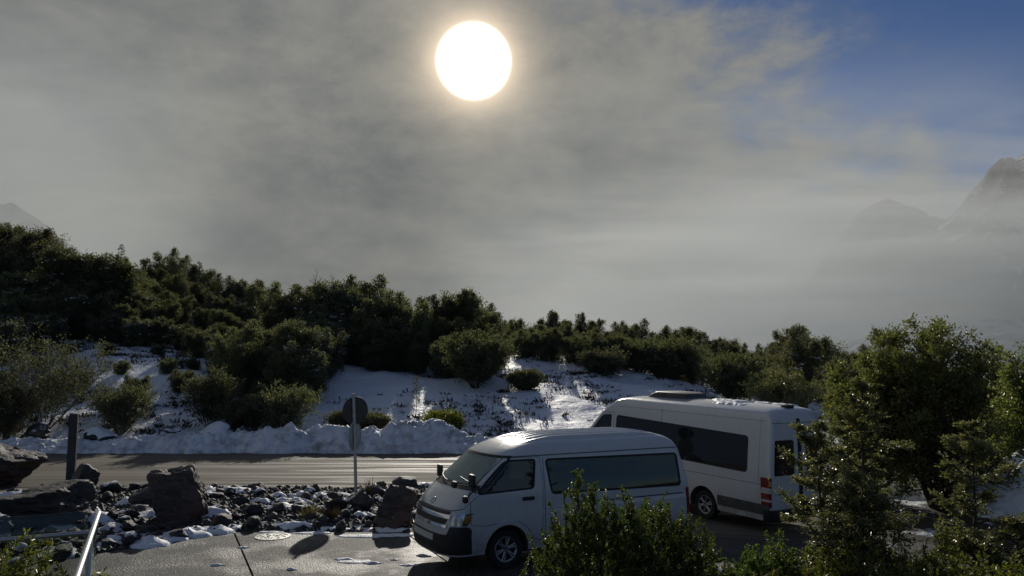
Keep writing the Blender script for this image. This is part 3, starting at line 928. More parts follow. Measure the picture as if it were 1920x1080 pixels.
# roof ribs
for k in range(8):
    yy = -.56 + 1.12 * k / 7
    xa, xb = 1.55 + .35 * abs(yy) ** 2, 4.9 - .3 * abs(yy) ** 2
    V = []; F = []; n = 22
    for i in range(n + 1):
        x = xa + (xb - xa) * i / n
        zt = hb.roof_z(x, yy); lift = .048 * min(1, 5 * min(i, n - i) / n)
        for dyq, dzq in ((-.034, -.02), (-.026, lift * .6), (-.012, lift), (.012, lift), (.026, lift * .6), (.034, -.02)):
            V.append((x - HL / 2, yy + dyq, zt + dzq))
    for i in range(n):
        for j in range(5):
            a = i * 6 + j; F.append((a, a + 6, a + 7, a + 1))
    obj('roof_rib', np_mesh('roof_rib', V, F, M_white, smooth=True), minibus)
# cabin
mb = MB(); mb.box((1.0 - HL / 2, 0, 1.15), (.55, 1.55, .42), bev=.08); mb.build('dashboard', M_inner, minibus)
mb = MB()
pts = [(1.22 - HL / 2 + .10 * math.sin(t), .40 + .19 * math.cos(t), 1.38 + .15 * math.sin(t)) for t in np.linspace(0, 2 * math.pi, 25)]
mb.tube(pts, .016, 8, cap=False); mb.build('steering_wheel', M_black, minibus)
for x in (1.62, 2.55, 3.3, 4.05, 4.72):
    for y in (-.58, -.05, .55):
        if x == 1.62 and y == -.05: continue
        seat(minibus, x - HL / 2, y, .95)

# ---- the tall van behind ---------------------------------------------
SL = 7.345
sb = Body(SL,
    xf=[(.22, .10), (.35, .03), (.5, 0), (.75, 0), (.9, .04), (1.0, .08), (1.1, .14), (1.2, .20), (1.28, .25), (1.36, .31), (1.65, .50), (2.2, 1.06), (2.62, 1.60), (2.70, 1.78), (2.745, 2.0), (2.79, 2.35), (2.815, 2.9), (2.82, 3.2)],
    xr=[(.22, 7.25), (.35, 7.33), (.5, 7.345), (1.3, 7.34), (2.0, 7.315), (2.55, 7.28), (2.68, 7.23), (2.74, 7.17), (2.79, 7.0), (2.815, 6.7), (2.82, 6.4)],
    w=[(.22, .93), (.35, .965), (.5, .985), (1.06, .992), (1.09, .986), (1.3, .984), (1.45, .975), (2.05, .925), (2.4, .885), (2.46, .875), (2.60, .845), (2.66, .81), (2.71, .75), (2.75, .66), (2.78, .54), (2.80, .40), (2.815, .22), (2.82, .08)],
    rf=[(.22, .5), (1.0, .45), (1.36, .24), (2.4, .22), (2.7, .4), (2.82, .5)],
    rr=[(.22, .10), (2.5, .10), (2.7, .2), (2.82, .4)], p=2.8, pr=3.4)
sx, sy, sa = 1.79, 23.68, R(-57.4)
d_ = np.array([math.cos(sa), math.sin(sa)]); n_ = np.array([-math.sin(sa), math.cos(sa)])
sc_ = np.array([sx, sy]) + d_ * SL / 2 + n_ * .99
van = tag(empty('passenger_van', (sc_[0], sc_[1], -.075), sa), 'tall white passenger van with dark windows parked behind the minibus', 'van')
van.rotation_euler = (0, R(1.45), sa)
SF, SR = 1.02, 5.28
zs_s = [.30, .36, .43, .5, .6, .7, .8, .9, .98, 1.04, 1.06, 1.09, 1.14, 1.2, 1.28, 1.36, 1.45, 1.55, 1.65, 1.75, 1.85, 1.95, 2.05, 2.15, 2.25, 2.35, 2.4, 2.46, 2.52, 2.58, 2.62, 2.66, 2.69, 2.72, 2.74, 2.76, 2.775, 2.79, 2.8, 2.808, 2.815, 2.82]
sd_win = rpoly([(.80, 1.62), (1.38, 2.20), (1.74, 2.24), (1.74, 1.56), (.85, 1.52)], .06)
s_wind = rpoly([(-.85, 1.40), (.85, 1.40), (.76, 2.30), (-.76, 2.30)], .08)
cut = [sb.solid('cavity', [1.0, 1.2, 1.28, 1.36, 1.6, 1.9, 2.2, 2.4, 2.55, 2.62], .06, PAINT, 1), prism_y('c', sd_win, SL, PAINT), prism_x('c', s_wind, -.5, 1.45, SL, PAINT)]
for x in (SF, SR):
    cut.append(cyl_y('a', x, .36, .44, -1.4, -.55, SL, PAINT)); cut.append(cyl_y('b', x, .36, .44, .55, 1.4, SL, PAINT))
obj('body', carve(sb.solid('body', zs_s, 0, PAINT, 0), cut), van)
mb = MB(); mb.box((0, 0, .40), (6.8, 1.6, .28), bev=.03); mb.build('chassis', M_black, van)
for xx in (SF, SR):
    mb = MB(); mb.box((xx - SL / 2, 0, .35), (.1, 1.5, .1)); mb.build('axle', M_black, van)
s_long = rpoly([(1.98, 2.24), (1.98, 1.40), (6.62, 1.32), (6.62, 2.12)], .09)
for sg in (-1, 1):
    S = sb.side(sg)
    patch('window', s_long, S, M_tint, van, hi=.004, lo=-.006, step=.16)
    patch('window_seal', inset(s_long, -.016), S, M_seam, van, holes=[inset(s_long, .006)], hi=.006, lo=-.006, step=.12)
    patch('window', inset(sd_win, -.008), S, M_glass, van, hi=-.004, lo=-.008)
    patch('window_seal', inset(sd_win, -.02), S, M_seam, van, holes=[inset(sd_win, .012)], hi=.003, lo=-.01)
    patch('window_bar', sidestrip(1.18, 1.215, 1.55, 1.86, 2), S, M_seam, van, hi=.002, lo=-.01)
    s_door = rpoly([(.80, 1.52), (.70, .9), (1.3, .88), (1.52, .5), (1.86, .46), (1.86, 2.30), (1.36, 2.29)], .06)
    dr = patch('door', s_door, S, M_white, van, holes=[inset(sd_win, -.022)], hi=.004, lo=-.004, step=.1)
    patch('door_gap', inset(s_door, -.010), S, M_seam, van, holes=[inset(s_door, .001)], hi=.0015, lo=-.01)
    patch('handle', rpoly([(1.62, 1.22), (1.82, 1.22), (1.82, 1.28), (1.62, 1.28)], .02), S, M_black, dr, hi=.025, lo=0)
    patch('crease_shade', sidestrip(2.05, 7.1, 2.50, 2.507, 30), S, M_grey, van, hi=.001, lo=-.01)  # shade of the body creases, drawn as thin grey strips
    patch('crease_shade', sidestrip(2.0, 7.15, 1.085, 1.097, 30), S, M_grey, van, hi=.0012, lo=-.01)
    patch('panel_gap', path_strip([(3.75, 2.62), (3.75, 2.22)], .010), S, M_seam, van, hi=.0015, lo=-.01)
    patch('panel_gap', path_strip([(6.96, 2.66), (6.96, .60)], .006), S, M_grey, van, hi=.001, lo=-.01)
    patch('side_moulding', sidestrip(5.75, 7.26, .44, .665, 12), S, M_grey, van, hi=.022, lo=-.005)
    patch('side_moulding', sidestrip(1.6, 4.80, .44, .60, 20), S, M_grey, van, hi=.022, lo=-.005)
    for xx in (SF, SR):
        arc = [(xx + .44 * math.cos(t), .36 + .44 * math.sin(t)) for t in np.linspace(R(10), R(170), 22)]
        arc2 = [(xx + .55 * math.cos(t), .36 + .56 * math.sin(t)) for t in np.linspace(R(170), R(10), 22)]
        patch('arch_lip', arc + arc2, S, M_white, van, hi=.012, lo=-.01, step=.08)
    wheel(van, SF - SL / 2, sg * .83, .345, .22, sg)
    wheel(van, SR - SL / 2, sg * .83, .345, .22, sg)
    tl = patch('tail_light', [(sg * a, b) for a, b in rpoly([(.80, .62), (1.20, .62), (1.22, 1.26), (.78, 1.26)], .03)], sb.rear, M_red, van, hi=.012, lo=-.01, step=.06)
    patch('lens_band', [(sg * a, b) for a, b in rpoly([(.80, .92), (1.20, .92), (1.20, 1.04), (.80, 1.04)], .01)], sb.rear, M_clear, tl, hi=.016, lo=.0, step=.06)
    patch('lens_band', [(sg * a, b) for a, b in rpoly([(.80, .735), (1.20, .735), (1.20, .785), (.80, .785)], .01)], sb.rear, M_clear, tl, hi=.016, lo=.0, step=.06)
    patch('rear_window', [(sg * a, b) for a, b in rpoly([(.05, 1.30), (.62, 1.30), (.60, 2.08), (.05, 2.08)], .06)], sb.rear, M_tint, van, hi=.005, lo=-.01, step=.07)
    patch('headlight', [(sg * a, b) for a, b in rpoly([(.62, .78), (.96, .82), (1.08, 1.05), (.72, 1.02)], .05)], sb.front, M_reflector, van, hi=.008, lo=-.02, step=.06)
    mb = MB(); mb.box((.70 - SL / 2, sg * 1.17, 1.62), (.11, .22, .34), bev=.045)
    mm = mb.build('mirror', M_black, van)
    mb = MB(); mb.tube([(.84 - SL / 2, sg * .96, 1.50), (.72 - SL / 2, sg * 1.10, 1.50)], .03, 8); mb.build('arm', M_black, mm)
RB = sb.rear
patch('door_gap', path_strip([(0, 2.55), (0, .55)], .014), RB, M_seam, van, hi=.002, lo=-.01)
patch('door_gap', path_strip([(-.80, 2.46), (.80, 2.46)], .010), RB, M_seam, van, hi=.002, lo=-.01, step=.05)
patch('rear_bumper', rpoly([(-1.12, .33), (1.12, .33), (1.12, .56), (-1.12, .56)], .03), RB, M_black, van, hi=.06, lo=-.01, step=.07)
patch('handle', rpoly([(.04, 1.10), (.22, 1.10), (.22, 1.16), (.04, 1.16)], .015), RB, M_black, van, hi=.03, lo=0)
patch('number_plate', rpoly([(-.20, .80), (-.03, .80), (-.03, .92), (-.20, .92)], .006), RB, MAT['plate_white'], van, hi=.008, lo=0)
patch('bumper', rpoly([(-1.1, .36), (1.1, .36), (1.1, .72), (-1.1, .72)], .05), sb.front, M_grey, van, hi=.03, lo=-.01, step=.07)
patch('grille', rpoly([(-.45, .78), (.45, .78), (.52, 1.0), (-.52, 1.0)], .04), sb.front, M_black, van, hi=.008, lo=-.02, step=.06)
patch('windscreen', rpoly([(-.92, 1.385), (.92, 1.385), (.90, 2.32), (-.90, 2.32)], .05), sb.front, M_wglass, van, hi=0, lo=-.006, step=.09)
for y in (-.5, .5): seat(van, 1.75 - SL / 2, y, 1.12)
mb = MB(); mb.box((1.15 - SL / 2, 0, 1.3), (.5, 1.6, .3), bev=.08); mb.build('dashboard', M_inner, van)
# roof unit with sloping ends
mb = MB()
prof = [(2.70, 2.80), (2.98, 2.945), (3.10, 2.965), (3.95, 2.965), (4.06, 2.94), (4.16, 2.80)]
V = []; F = []
for y in (-.40, -.36, .36, .40):
    k = 1.0 if abs(y) < .39 else .86
    for x, z in prof: V.append((x - SL / 2, y, 2.80 + (z - 2.80) * k))
for j in range(3):
    for i in range(5):
        a = j * 6 + i; F.append((a, a + 1, a + 7, a + 6))
F += [tuple(range(6)), tuple(range(18, 24))[::-1]]
mb.add(V, F); ac = mb.build('roof_air_unit', M_grey, van)
mb = MB(); mb.box((7.0 - SL / 2, 0, 2.80), (.20, .26, .09), bev=.03); mb.build('roof_camera', M_black, van)
# old snow and ice left on that roof
def lump_sheet(fn, xa, ya, h, seed, freq, thr, name, mat, parent=None):
    XX, YY = np.meshgrid(xa, ya, indexing='ij')
    nz = fbm(XX * freq, YY * freq, oct=5, seed=seed)
    e = np.minimum(np.minimum(XX - xa[0], xa[-1] - XX) / (xa[-1] - xa[0]), np.minimum(YY - ya[0], ya[-1] - YY) / (ya[-1] - ya[0])) * 8
    hh = h * sstep(nz * np.clip(e, 0, 1) + np.clip(e, 0, 1) * .35 - thr, 0.0, 0.45) * (1 + .5 * fbm(XX * freq * 5, YY * freq * 5, oct=3, seed=seed + 3)) - .012
    ZZ = fn(XX, YY) + hh
    i = np.arange(XX.size).reshape(XX.shape)
    FF = np.stack([i[:-1, :-1].ravel(), i[1:, :-1].ravel(), i[1:, 1:].ravel(), i[:-1, 1:].ravel()], 1)
    keep = hh.ravel()[FF].max(1) > -.011
    used, inv = np.unique(FF[keep], return_inverse=True)
    VV = np.stack([XX.ravel(), YY.ravel(), ZZ.ravel()], 1)[used]
    return obj(name, np_mesh(name, VV, inv.reshape(-1, 4), mat, smooth=True), parent)
rs = np.linspace(4.25, 7.05, 90); ry = np.linspace(-.66, .66, 40)
zr = np.vectorize(lambda a, b: sb.roof_z(a, b))(*np.meshgrid(np.linspace(4.25, 7.05, 15), np.linspace(-.66, .66, 14), indexing='ij'))
def roof_fn(XX, YY):
    a = np.clip((XX + SL / 2 - 4.25) / 2.8 * 14, 0, 13.999); b = np.clip((YY + .66) / 1.32 * 13, 0, 12.999)
    i, j = a.astype(int), b.astype(int); fa, fb = a - i, b - j
    return zr[i, j] * (1 - fa) * (1 - fb) + zr[i + 1, j] * fa * (1 - fb) + zr[i, j + 1] * (1 - fa) * fb + zr[i + 1, j + 1] * fa * fb
so = lump_sheet(roof_fn, rs - SL / 2, ry, .05, 31, 2.2, .12, 'roof_snow', M_snow)
so.matrix_world = Matrix.Translation(van.location) @ van.rotation_euler.to_matrix().to_4x4()
tag(so, 'thin crust of snow left on the roof of the tall white van', 'snow', kind='stuff')

# ------------------------------------------------------------------ vegetation
class Veg:
    def __init__(s, seed):
        s.r = np.random.default_rng(seed); s.bv = []; s.bf = []; s.nb = 0
        s.c = []; s.a = []; s.n = []; s.L = []; s.w = []
    def tube(s, P, r0, r1, k=4):
        P = np.asarray(P, float); m = len(P)
        T = np.gradient(P, axis=0); T /= np.maximum(np.linalg.norm(T, axis=1, keepdims=True), 1e-9)
        ref = np.where(np.abs(T[:, 2:3]) < .9, np.array([[0, 0, 1.]]), np.array([[1., 0, 0]]))
        U = np.cross(T, ref); U /= np.maximum(np.linalg.norm(U, axis=1, keepdims=True), 1e-9); Wv = np.cross(T, U)
        rad = np.linspace(r0, r1, m)[:, None, None]
        th = np.linspace(0, 2 * np.pi, k, endpoint=False)
        V = P[:, None, :] + rad * (U[:, None, :] * np.cos(th)[None, :, None] + Wv[:, None, :] * np.sin(th)[None, :, None])
        s.bv.append(V.reshape(-1, 3))
        i = np.arange(m - 1)[:, None] * k; j = np.arange(k)[None, :]; j2 = (np.arange(k) + 1)[None, :] % k
        F = np.stack([i + j, i + j2, i + k + j2, i + k + j], -1).reshape(-1, 4) + s.nb
        s.bf.append(F); s.nb += m * k
    def leaves(s, c, a, n, L, w):
        s.c.append(c); s.a.append(a); s.n.append(n); s.L.append(np.broadcast_to(L, (len(c),))); s.w.append(np.broadcast_to(w, (len(c),)))
    def wood_mesh(s, name, mat):
        return np_mesh(name, np.vstack(s.bv), np.vstack(s.bf), mat, smooth=True)
    def leaf_mesh(s, name, mat, sel=None):
        c = np.vstack(s.c); a = np.vstack(s.a); n = np.vstack(s.n); L = np.concatenate(s.L)[:, None]; w = np.concatenate(s.w)[:, None]
        a = a / np.maximum(np.linalg.norm(a, axis=1, keepdims=True), 1e-9)
        sd = np.cross(a, n); sd /= np.maximum(np.linalg.norm(sd, axis=1, keepdims=True), 1e-9)
        nn = np.cross(sd, a)
        fold = .18 * w
        V = np.stack([c, c + a * L * .5 + sd * w * .5 + nn * fold, c + a * L, c + a * L * .5 - sd * w * .5 + nn * fold], 1).reshape(-1, 3)
        i = np.arange(len(c))[:, None] * 4
        return np_mesh(name, V, i + np.arange(4)[None, :], mat)

def unit(v):
    v = np.asarray(v, float); return v / max(np.linalg.norm(v), 1e-9)

def curve(r, p, d, L, n=5, droop=0.0, wob=.12):
    P = [np.array(p, float)]; d = unit(d)
    for i in range(n - 1):
        d = unit(d + r.normal(0, wob, 3) + np.array([0, 0, droop]))
        P.append(P[-1] + d * L / (n - 1))
    return np.array(P)

def grow(V, base, H, r0, R_, nb, t0=.2, shape=None, elev=(60, 10), sub=6, nl=18, leaf=(.14, .09), spread=.25, flat=0.0, lean=(0, 0), droop=.02, wood=True, up=.35, stemk=6):
    """one stem with branches, twigs and leaves. shape(t): branch reach along the stem"""
    r = V.r
    m = 9
    t = np.linspace(0, 1, m)
    P = np.stack([base[0] + lean[0] * t + np.cumsum(r.normal(0, .025 * H / m * 2, m)), base[1] + lean[1] * t + np.cumsum(r.normal(0, .025 * H / m * 2, m)), base[2] + H * t], 1)
    P[0] = base
    V.tube(P, r0, r0 * .12, stemk)
    shape = shape or (lambda q: math.sin(math.pi * min(1, .25 + .75 * q)) ** .7)
    az = r.uniform(0, 6.28)
    for i in range(nb):
        q = (i + r.uniform(0, 1)) / nb
        tt = t0 + (1 - t0) * q ** .85
        p = np.array([np.interp(tt, t, P[:, k]) for k in range(3)])
        az += 2.4 + r.normal(0, .35)
        L = R_ * shape(q) * r.uniform(.7, 1.2)
        if L < .03: continue
        el = math.radians(np.interp(q, [0, 1], elev[::-1]) + r.normal(0, 9))
        d = np.array([math.cos(az) * math.cos(el), math.sin(az) * math.cos(el), math.sin(el)])
        B = curve(r, p, d, L, 5, droop)
        if wood: V.tube(B, max(.006, r0 * .45 * (1 - .6 * q)), .004, 4)
        bd = unit(B[-1] - B[0])
        ns = max(2, int(sub * (.5 + L / R_ * .7)))
        for k in range(ns):
            s_ = r.uniform(.22, 1.0)
            o = np.array([np.interp(s_, np.linspace(0, 1, 5), B[:, z]) for z in range(3)])
            if flat > 0:
                side = unit(np.cross(bd, [0, 0, 1])) * (1 if k % 2 else -1)
                sdv = bd * .8 + side * r.uniform(.4, 1.1) + np.array([0, 0, r.normal(.05, .12)])
            else:
                sdv = bd * .6 + r.normal(0, .75, 3) + np.array([0, 0, up])
            sl = (L * .45 * (1.15 - s_ * .6) + .06) * r.uniform(.6, 1.15)
            Q = curve(r, o, sdv, sl, 4, droop * .5, .18)
            if wood and (k % 2 == 0): V.tube(Q, .006 + .003 * R_, .003, 3)
            n = max(3, int(nl * r.uniform(.7, 1.3)))
            u = r.uniform(.1, 1.05, n)
            c = np.stack([np.interp(u, np.linspace(0, 1, 4), Q[:, z]) for z in range(3)], 1)
            sp = spread * (0.35 + .65 * sl / max(.45 * R_, .05))
            off = r.normal(0, 1, (n, 3)) * sp * np.array([1, 1, 1 - .75 * flat])
            c = c + off
            qd = unit(Q[-1] - Q[0])
            if flat > 0:
                a = qd[None, :] * .6 + r.normal(0, .7, (n, 3)) * np.array([1, 1, .35])
                nv = np.array([0, 0, 1.0])[None, :] + r.normal(0, .45, (n, 3))
            else:
                a = qd[None, :] * .4 + off / max(sp, 1e-3) * .35 + r.normal(0, .6, (n, 3)) + np.array([0, 0, .3])
                nv = r.normal(0, 1, (n, 3)) + np.array([0, 0, .5])
            V.leaves(c, a, nv, leaf[0] * r.uniform(.65, 1.25, n), leaf[1] * r.uniform(.7, 1.2, n))

def shoots(V, n, rad, h, leaf=(.032, .011), nl=60, sl=.4, lump=.25, z0=.25, seed=1, tufts=()):
    """dense dome of upright leafy shoots rising from several stems"""
    r = V.r
    for k in range(9):
        a = 6.28 * k / 9; V.tube(curve(r, (0, 0, 0), (math.cos(a) * .7, math.sin(a) * .7, 1.0), h * .85, 6, .03, .15), .022, .006, 5)
    for i in range(n):
        az = r.uniform(0, 6.283); ct = r.uniform(-.05, 1) ; st = math.sqrt(max(0, 1 - ct * ct))
        d = np.array([math.cos(az) * st, math.sin(az) * st, ct])
        lumpf = 1 + lump * (float(fbm(d[0] * 2.2 + seed, d[1] * 2.2, d[2] * 2.2, oct=3, seed=seed)))
        f = r.uniform(.45, 1.0) ** .5 * lumpf
        tip = np.array([d[0] * rad[0] * f, d[1] * rad[1] * f, z0 + d[2] * (h - z0) * f])
        sd = unit(d * .9 + np.array([0, 0, .5]) + r.normal(0, .42, 3))
        L = sl * r.uniform(.6, 1.35)
        p0 = tip - sd * L
        shoot(V, p0, sd, L, nl, leaf)
    for (x, y, zb, L, nl2) in tufts:
        d = unit(np.array([r.normal(0, .08), r.normal(0, .08), 1]))
        shoot(V, np.array([x, y, zb]), d, L, nl2, leaf, thick=.008, branchy=True)

def shoot(V, p0, sd, L, nl, leaf, thick=.004, branchy=False):
    r = V.r
    P = curve(r, p0, sd, L, 5, .01, .06)
    V.tube(P, thick, .002, 3)
    n = max(6, int(nl * r.uniform(.75, 1.25)))
    u = r.uniform(.05, 1.0, n)
    c = np.stack([np.interp(u, np.linspace(0, 1, 5), P[:, z]) for z in range(3)], 1)
    ph = r.uniform(0, 6.283, n)
    x_ = unit(np.cross(sd, [.3, .5, .1])); y_ = np.cross(sd, x_)
    rad = x_[None, :] * np.cos(ph)[:, None] + y_[None, :] * np.sin(ph)[:, None]
    a = rad + sd[None, :] * r.uniform(.3, 1.2, n)[:, None]
    V.leaves(c, a, sd[None, :] + r.normal(0, .3, (n, 3)), leaf[0] * r.uniform(.7, 1.25, n), leaf[1] * r.uniform(.8, 1.2, n))
    if branchy:
        for k in range(int(L * 22)):
            t = r.uniform(.1, .95)
            q = np.array([np.interp(t, np.linspace(0, 1, 5), P[:, z]) for z in range(3)])
            az = r.uniform(0, 6.283)
            d2 = unit(x_ * math.cos(az) + y_ * math.sin(az) + sd * .9)
            shoot(V, q, d2, L * .30 * (1.1 - t) + .04, int(nl * .16), leaf, .003)

def plant(name, V, leafm, woodm, label, cat, group=None, loc=(0, 0, 0), rz=0, wood='trunk', crown='crown', scale=1.0):
    o = empty(name, loc, rz); o.scale = (scale,) * 3
    tag(o, label, cat, group)
    obj(wood, V.wood_mesh(wood, woodm), o); obj(crown, V.leaf_mesh(crown, leafm), o)
    return o

def place_px(px, d):
    """the point on the ground seen in the direction of column px, d metres ahead"""
    x = (px - 960) / FPX * d
    return x, d, float(gz(x, d))
def z_at(py, d):
    v = (540 - py) / FPX
    c, s = math.cos(PITCH), math.sin(PITCH)
    return CAM_H + d * (s + v * c) / (c - v * s)

# --- the forest behind the snow slope: five kinds of tree, copied -----
def proto(k):
    V = Veg(100 + k)
    if k == 0:      # round, several stems
        for j in range(4):
            a = j * 1.6 + .3
            grow(V, (.15 * math.cos(a), .15 * math.sin(a), 0), 4.2 * (.8 + .25 * V.r.uniform()), .08, 1.55, 24, .10, None, (62, 5), 7, 22, (.15, .09), .20, lean=(.9 * math.cos(a), .9 * math.sin(a)))
        return V
    if k == 1:      # taller with a broken top
        for j in range(3):
            a = j * 2.1
            grow(V, (.1 * math.cos(a), .1 * math.sin(a), 0), 5.0 * (.75 + .3 * V.r.uniform()), .10, 1.55, 30, .12, lambda q: (1 - .78 * q ** 2) * (.8 + .2 * math.sin(q * 17)), (52, 8), 7, 22, (.15, .09), .20, lean=(.7 * math.cos(a), .7 * math.sin(a)))
        return V
    if k == 2:      # low spreading
        for j in range(6):
            a = j * 1.05
            grow(V, (.2 * math.cos(a), .2 * math.sin(a), 0), 2.8 * (.75 + .3 * V.r.uniform()), .06, 1.2, 17, .05, None, (60, 0), 7, 20, (.14, .085), .18, lean=(1.1 * math.cos(a), 1.1 * math.sin(a)))
        return V
    if k == 3:      # open, many heads of different height
        for j in range(5):
            a = j * 1.3 + .7
            grow(V, (.12 * math.cos(a), .12 * math.sin(a), 0), 5.0 * V.r.uniform(.62, 1.0), .07, 1.15, 19, .12, lambda q: (1 - .8 * q ** 2) * (.7 + .3 * abs(math.sin(q * 13))), (58, 5), 7, 19, (.14, .08), .17, lean=(1.0 * math.cos(a), 1.0 * math.sin(a)))
        return V
    # conifer
    grow(V, (0, 0, 0), 5.2, .10, 1.35, 46, .06, lambda q: (1 - q) ** .85 + .04, (28, -8), 7, 16, (.12, .035), .07, flat=.5)
    return V
FK = [('broadleaf_tree', M_leaf_forest, 'round dark evergreen tree in the forest behind the snow slope'),
      ('broadleaf_tree', M_leaf_forest, 'tall broken topped evergreen tree in the forest behind the snow slope'),
      ('broadleaf_tree', M_leaf_forest2, 'low spreading grey green tree in the forest behind the snow slope'),
      ('broadleaf_tree', M_leaf_forest2, 'open many headed grey green tree in the forest behind the snow slope'),
      ('conifer_tree', M_leaf_conifer, 'pointed dark conifer standing in the forest behind the snow slope')]
FH = [4.6, 5.2, 3.1, 5.3, 5.3]
FP = []
SKY = [(-80, 405), (0, 415), (60, 441), (100, 466), (160, 482), (250, 485), (320, 477), (370, 497), (440, 517), (500, 527), (560, 532), (600, 522), (650, 530), (700, 526), (745, 530), (785, 562), (805, 572), (860, 550), (900, 572), (950, 597), (985, 612), (1003, 590), (1040, 588), (1100, 594), (1140, 594), (1180, 612), (1280, 620), (1320, 632), (1360, 642), (1420, 637), (1480, 628), (1505, 616), (1530, 640), (1560, 662), (1640, 655), (1720, 670), (1800, 690)]
LOW = [(-80, 690), (0, 690), (100, 640), (200, 650), (330, 655), (450, 712), (520, 735), (570, 735), (600, 708), (640, 690), (700, 692), (760, 705), (850, 712), (930, 722), (950, 690), (960, 668), (1020, 680), (1100, 690), (1200, 702), (1300, 722), (1420, 745), (1560, 760), (1640, 770), (1800, 770)]
skx, sky_ = zip(*SKY); lwx, lwy = zip(*LOW)
def depth_for_ground(px, py):
    ds = np.linspace(35, 130, 400)
    x = (px - 960) / FPX * ds
    zg = gz(x, ds); zt = np.array([z_at(py, d) for d in ds])
    k = np.argmin(np.abs(zg - zt) + (zg < zt) * 0); s_ = np.nonzero(zg >= zt)[0]
    return ds[s_[0]] if len(s_) else ds[k]
protos = []
PV = []
for k in range(5):
    V_ = proto(k); PV.append(V_)
    nm, lm, lab = FK[k]
    crown_top = np.percentile(np.vstack(V_.c)[:, 2], 99.6)
    FH[k] = crown_top
    protos.append((V_.wood_mesh('trunk', M_bark), V_.leaf_mesh('crown', lm)))
def snow_bits(seed, V, frac, size):
    r = np.random.default_rng(seed)
    c = np.vstack(V.c); top = c[:, 2] > np.percentile(c[:, 2], 25)
    rad = np.hypot(c[:, 0], c[:, 1]); out = (rad > np.percentile(rad, 55)) | (c[:, 2] > np.percentile(c[:, 2], 85))
    i = np.nonzero(top & out)[0]; i = r.choice(i, int(len(i) * frac), replace=False)
    # cluster the flakes
    j = r.choice(i, max(3, len(i) // 9))
    P = np.repeat(c[j], 9, 0) + r.normal(0, 1, (len(j) * 9, 3)) * np.array([.16, .16, .04])
    S = Veg(seed); n = len(P)
    S.leaves(P, r.normal(0, 1, (n, 3)) * np.array([1, 1, .1]), np.array([0, 0, 1.0])[None, :] + r.normal(0, .25, (n, 3)), size * r.uniform(.6, 1.3, n), size * r.uniform(.5, 1.0, n))
    return S.leaf_mesh('snow', M_snow)
snows = [snow_bits(700 + k, V, .05, .17) for k, V in enumerate(PV)]
bare = []
for k in range(2):
    V = Veg(750 + k)
    grow(V, (0, 0, 0), 5.0, .08, 1.5, 40, .15, lambda q: (1 - .55 * q), (62, 30), 9, 1, (.05, .03), .05)
    bare.append(V.wood_mesh('trunk', M_twig))
count = [0] * 5
def forest_tree(k, px, d, h, label=None, group='trees of the forest behind the slope', row=None):
    x, y, z = place_px(px, d)
    nm, lm, lab = FK[k]
    o = empty(nm, (x, y, z - .15), rng.uniform(0, 6.28))
    s_ = h / FH[k]
    w_ = s_ * rng.uniform(.9, 1.15) if h < 5.5 else s_ * .95
    o.scale = (w_, w_, s_)
    snowy = (px < 640 and y < 75 and rng.uniform() < .55) or (px > 1080 and rng.uniform() < .22)
    if snowy: obj('snow', snows[k], o)['kind'] = 'stuff'
    if not label:
        where = 'far left' if px < 130 else 'left' if px < 330 else 'open shrub' if px < 520 else 'round sign' if px < 720 else 'snow heap' if px < 850 else 'minibus cab' if px < 990 else 'minibus roof' if px < 1150 else 'van roof unit' if px < 1300 else 'tall van rear' if px < 1480 else 'marker pole'
        where = 'at the ' + where if 'left' in where else 'above the ' + where
        label = ('snow flecked ' if snowy else '') + lab.replace(' in the forest behind the snow slope', '').replace(' standing', '') + ' ' + (row or 'in the forest') + ', ' + where
    tag(o, label, 'tree', group)
    obj('trunk', protos[k][0], o); obj('crown', protos[k][1], o)
    count[k] += 1
px = -110
while px < 1760:
    sk = np.interp(px, skx, sky_); lw = np.interp(px, lwx, lwy)
    d0 = min(max(depth_for_ground(px, lw), 38), 75)
    rows = 5 if px < 760 else 4
    # the last row makes the skyline: look for a depth where an ordinary tree reaches it
    best = None
    for d in np.arange(d0 + 6, d0 + 75, 2.0):
        x = (px - 960) / FPX * d
        h = z_at(sk, d) - float(gz(x, d))
        c_ = abs(h - 5.2) + .004 * (d - d0) if h > 0 else 99
        if best is None or c_ < best[0]: best = (c_, d, h)
    dl = best[1]
    for k in range(rows):
        f = k / (rows - 1)
        ppx = px + rng.uniform(-16, 16)
        d = d0 + 1.0 + (dl - d0 - 1.0) * f + (rng.uniform(-1.5, 1.5) if 0 < k < rows - 1 else 0)
        skk = np.interp(ppx, skx, sky_)
        x, y, zg = place_px(ppx, d)
        if k == rows - 1:
            h = np.clip(z_at(skk, d) - zg + rng.normal(0.05, .32), 2.2, 8.5)
            kind = rng.choice([0, 1, 3, 0, 3, 3])
        else:
            tgt = lw + (skk - lw) * (.35 + .6 * f)
            h = np.clip(z_at(tgt, d) - zg, 2.2, 6.2) * rng.uniform(.85, 1.08)
            kind = rng.choice([0, 1, 2, 3]) if h > 3.6 else rng.choice([0, 2, 2])
        forest_tree(int(kind), ppx, d, float(h), row='at the forest edge' if k == 0 else 'on the skyline' if k == rows - 1 else 'inside the forest')
    px += 32 if px < 800 else 25
for i_, (px, py, d, lab) in enumerate(((592, 520, 66, 'bare grey twigged tree on the skyline above the domed shrub'), (622, 524, 68, 'smaller bare tree on the skyline just right of the other bare one'), (1040, 596, 66, 'bare tree showing between the crowns above the minibus roof'), (940, 590, 60, 'thin bare tree on the skyline above the minibus windscreen'))):
    x, y, z = place_px(px, d)
    o = empty('bare_tree', (x, y, z - .1), rng.uniform(0, 6))
    h_ = z_at(py, d) - z; o.scale = (h_ / 5.2,) * 3
    tag(o, lab, 'tree'); obj('trunk', bare[i_ % 2], o)
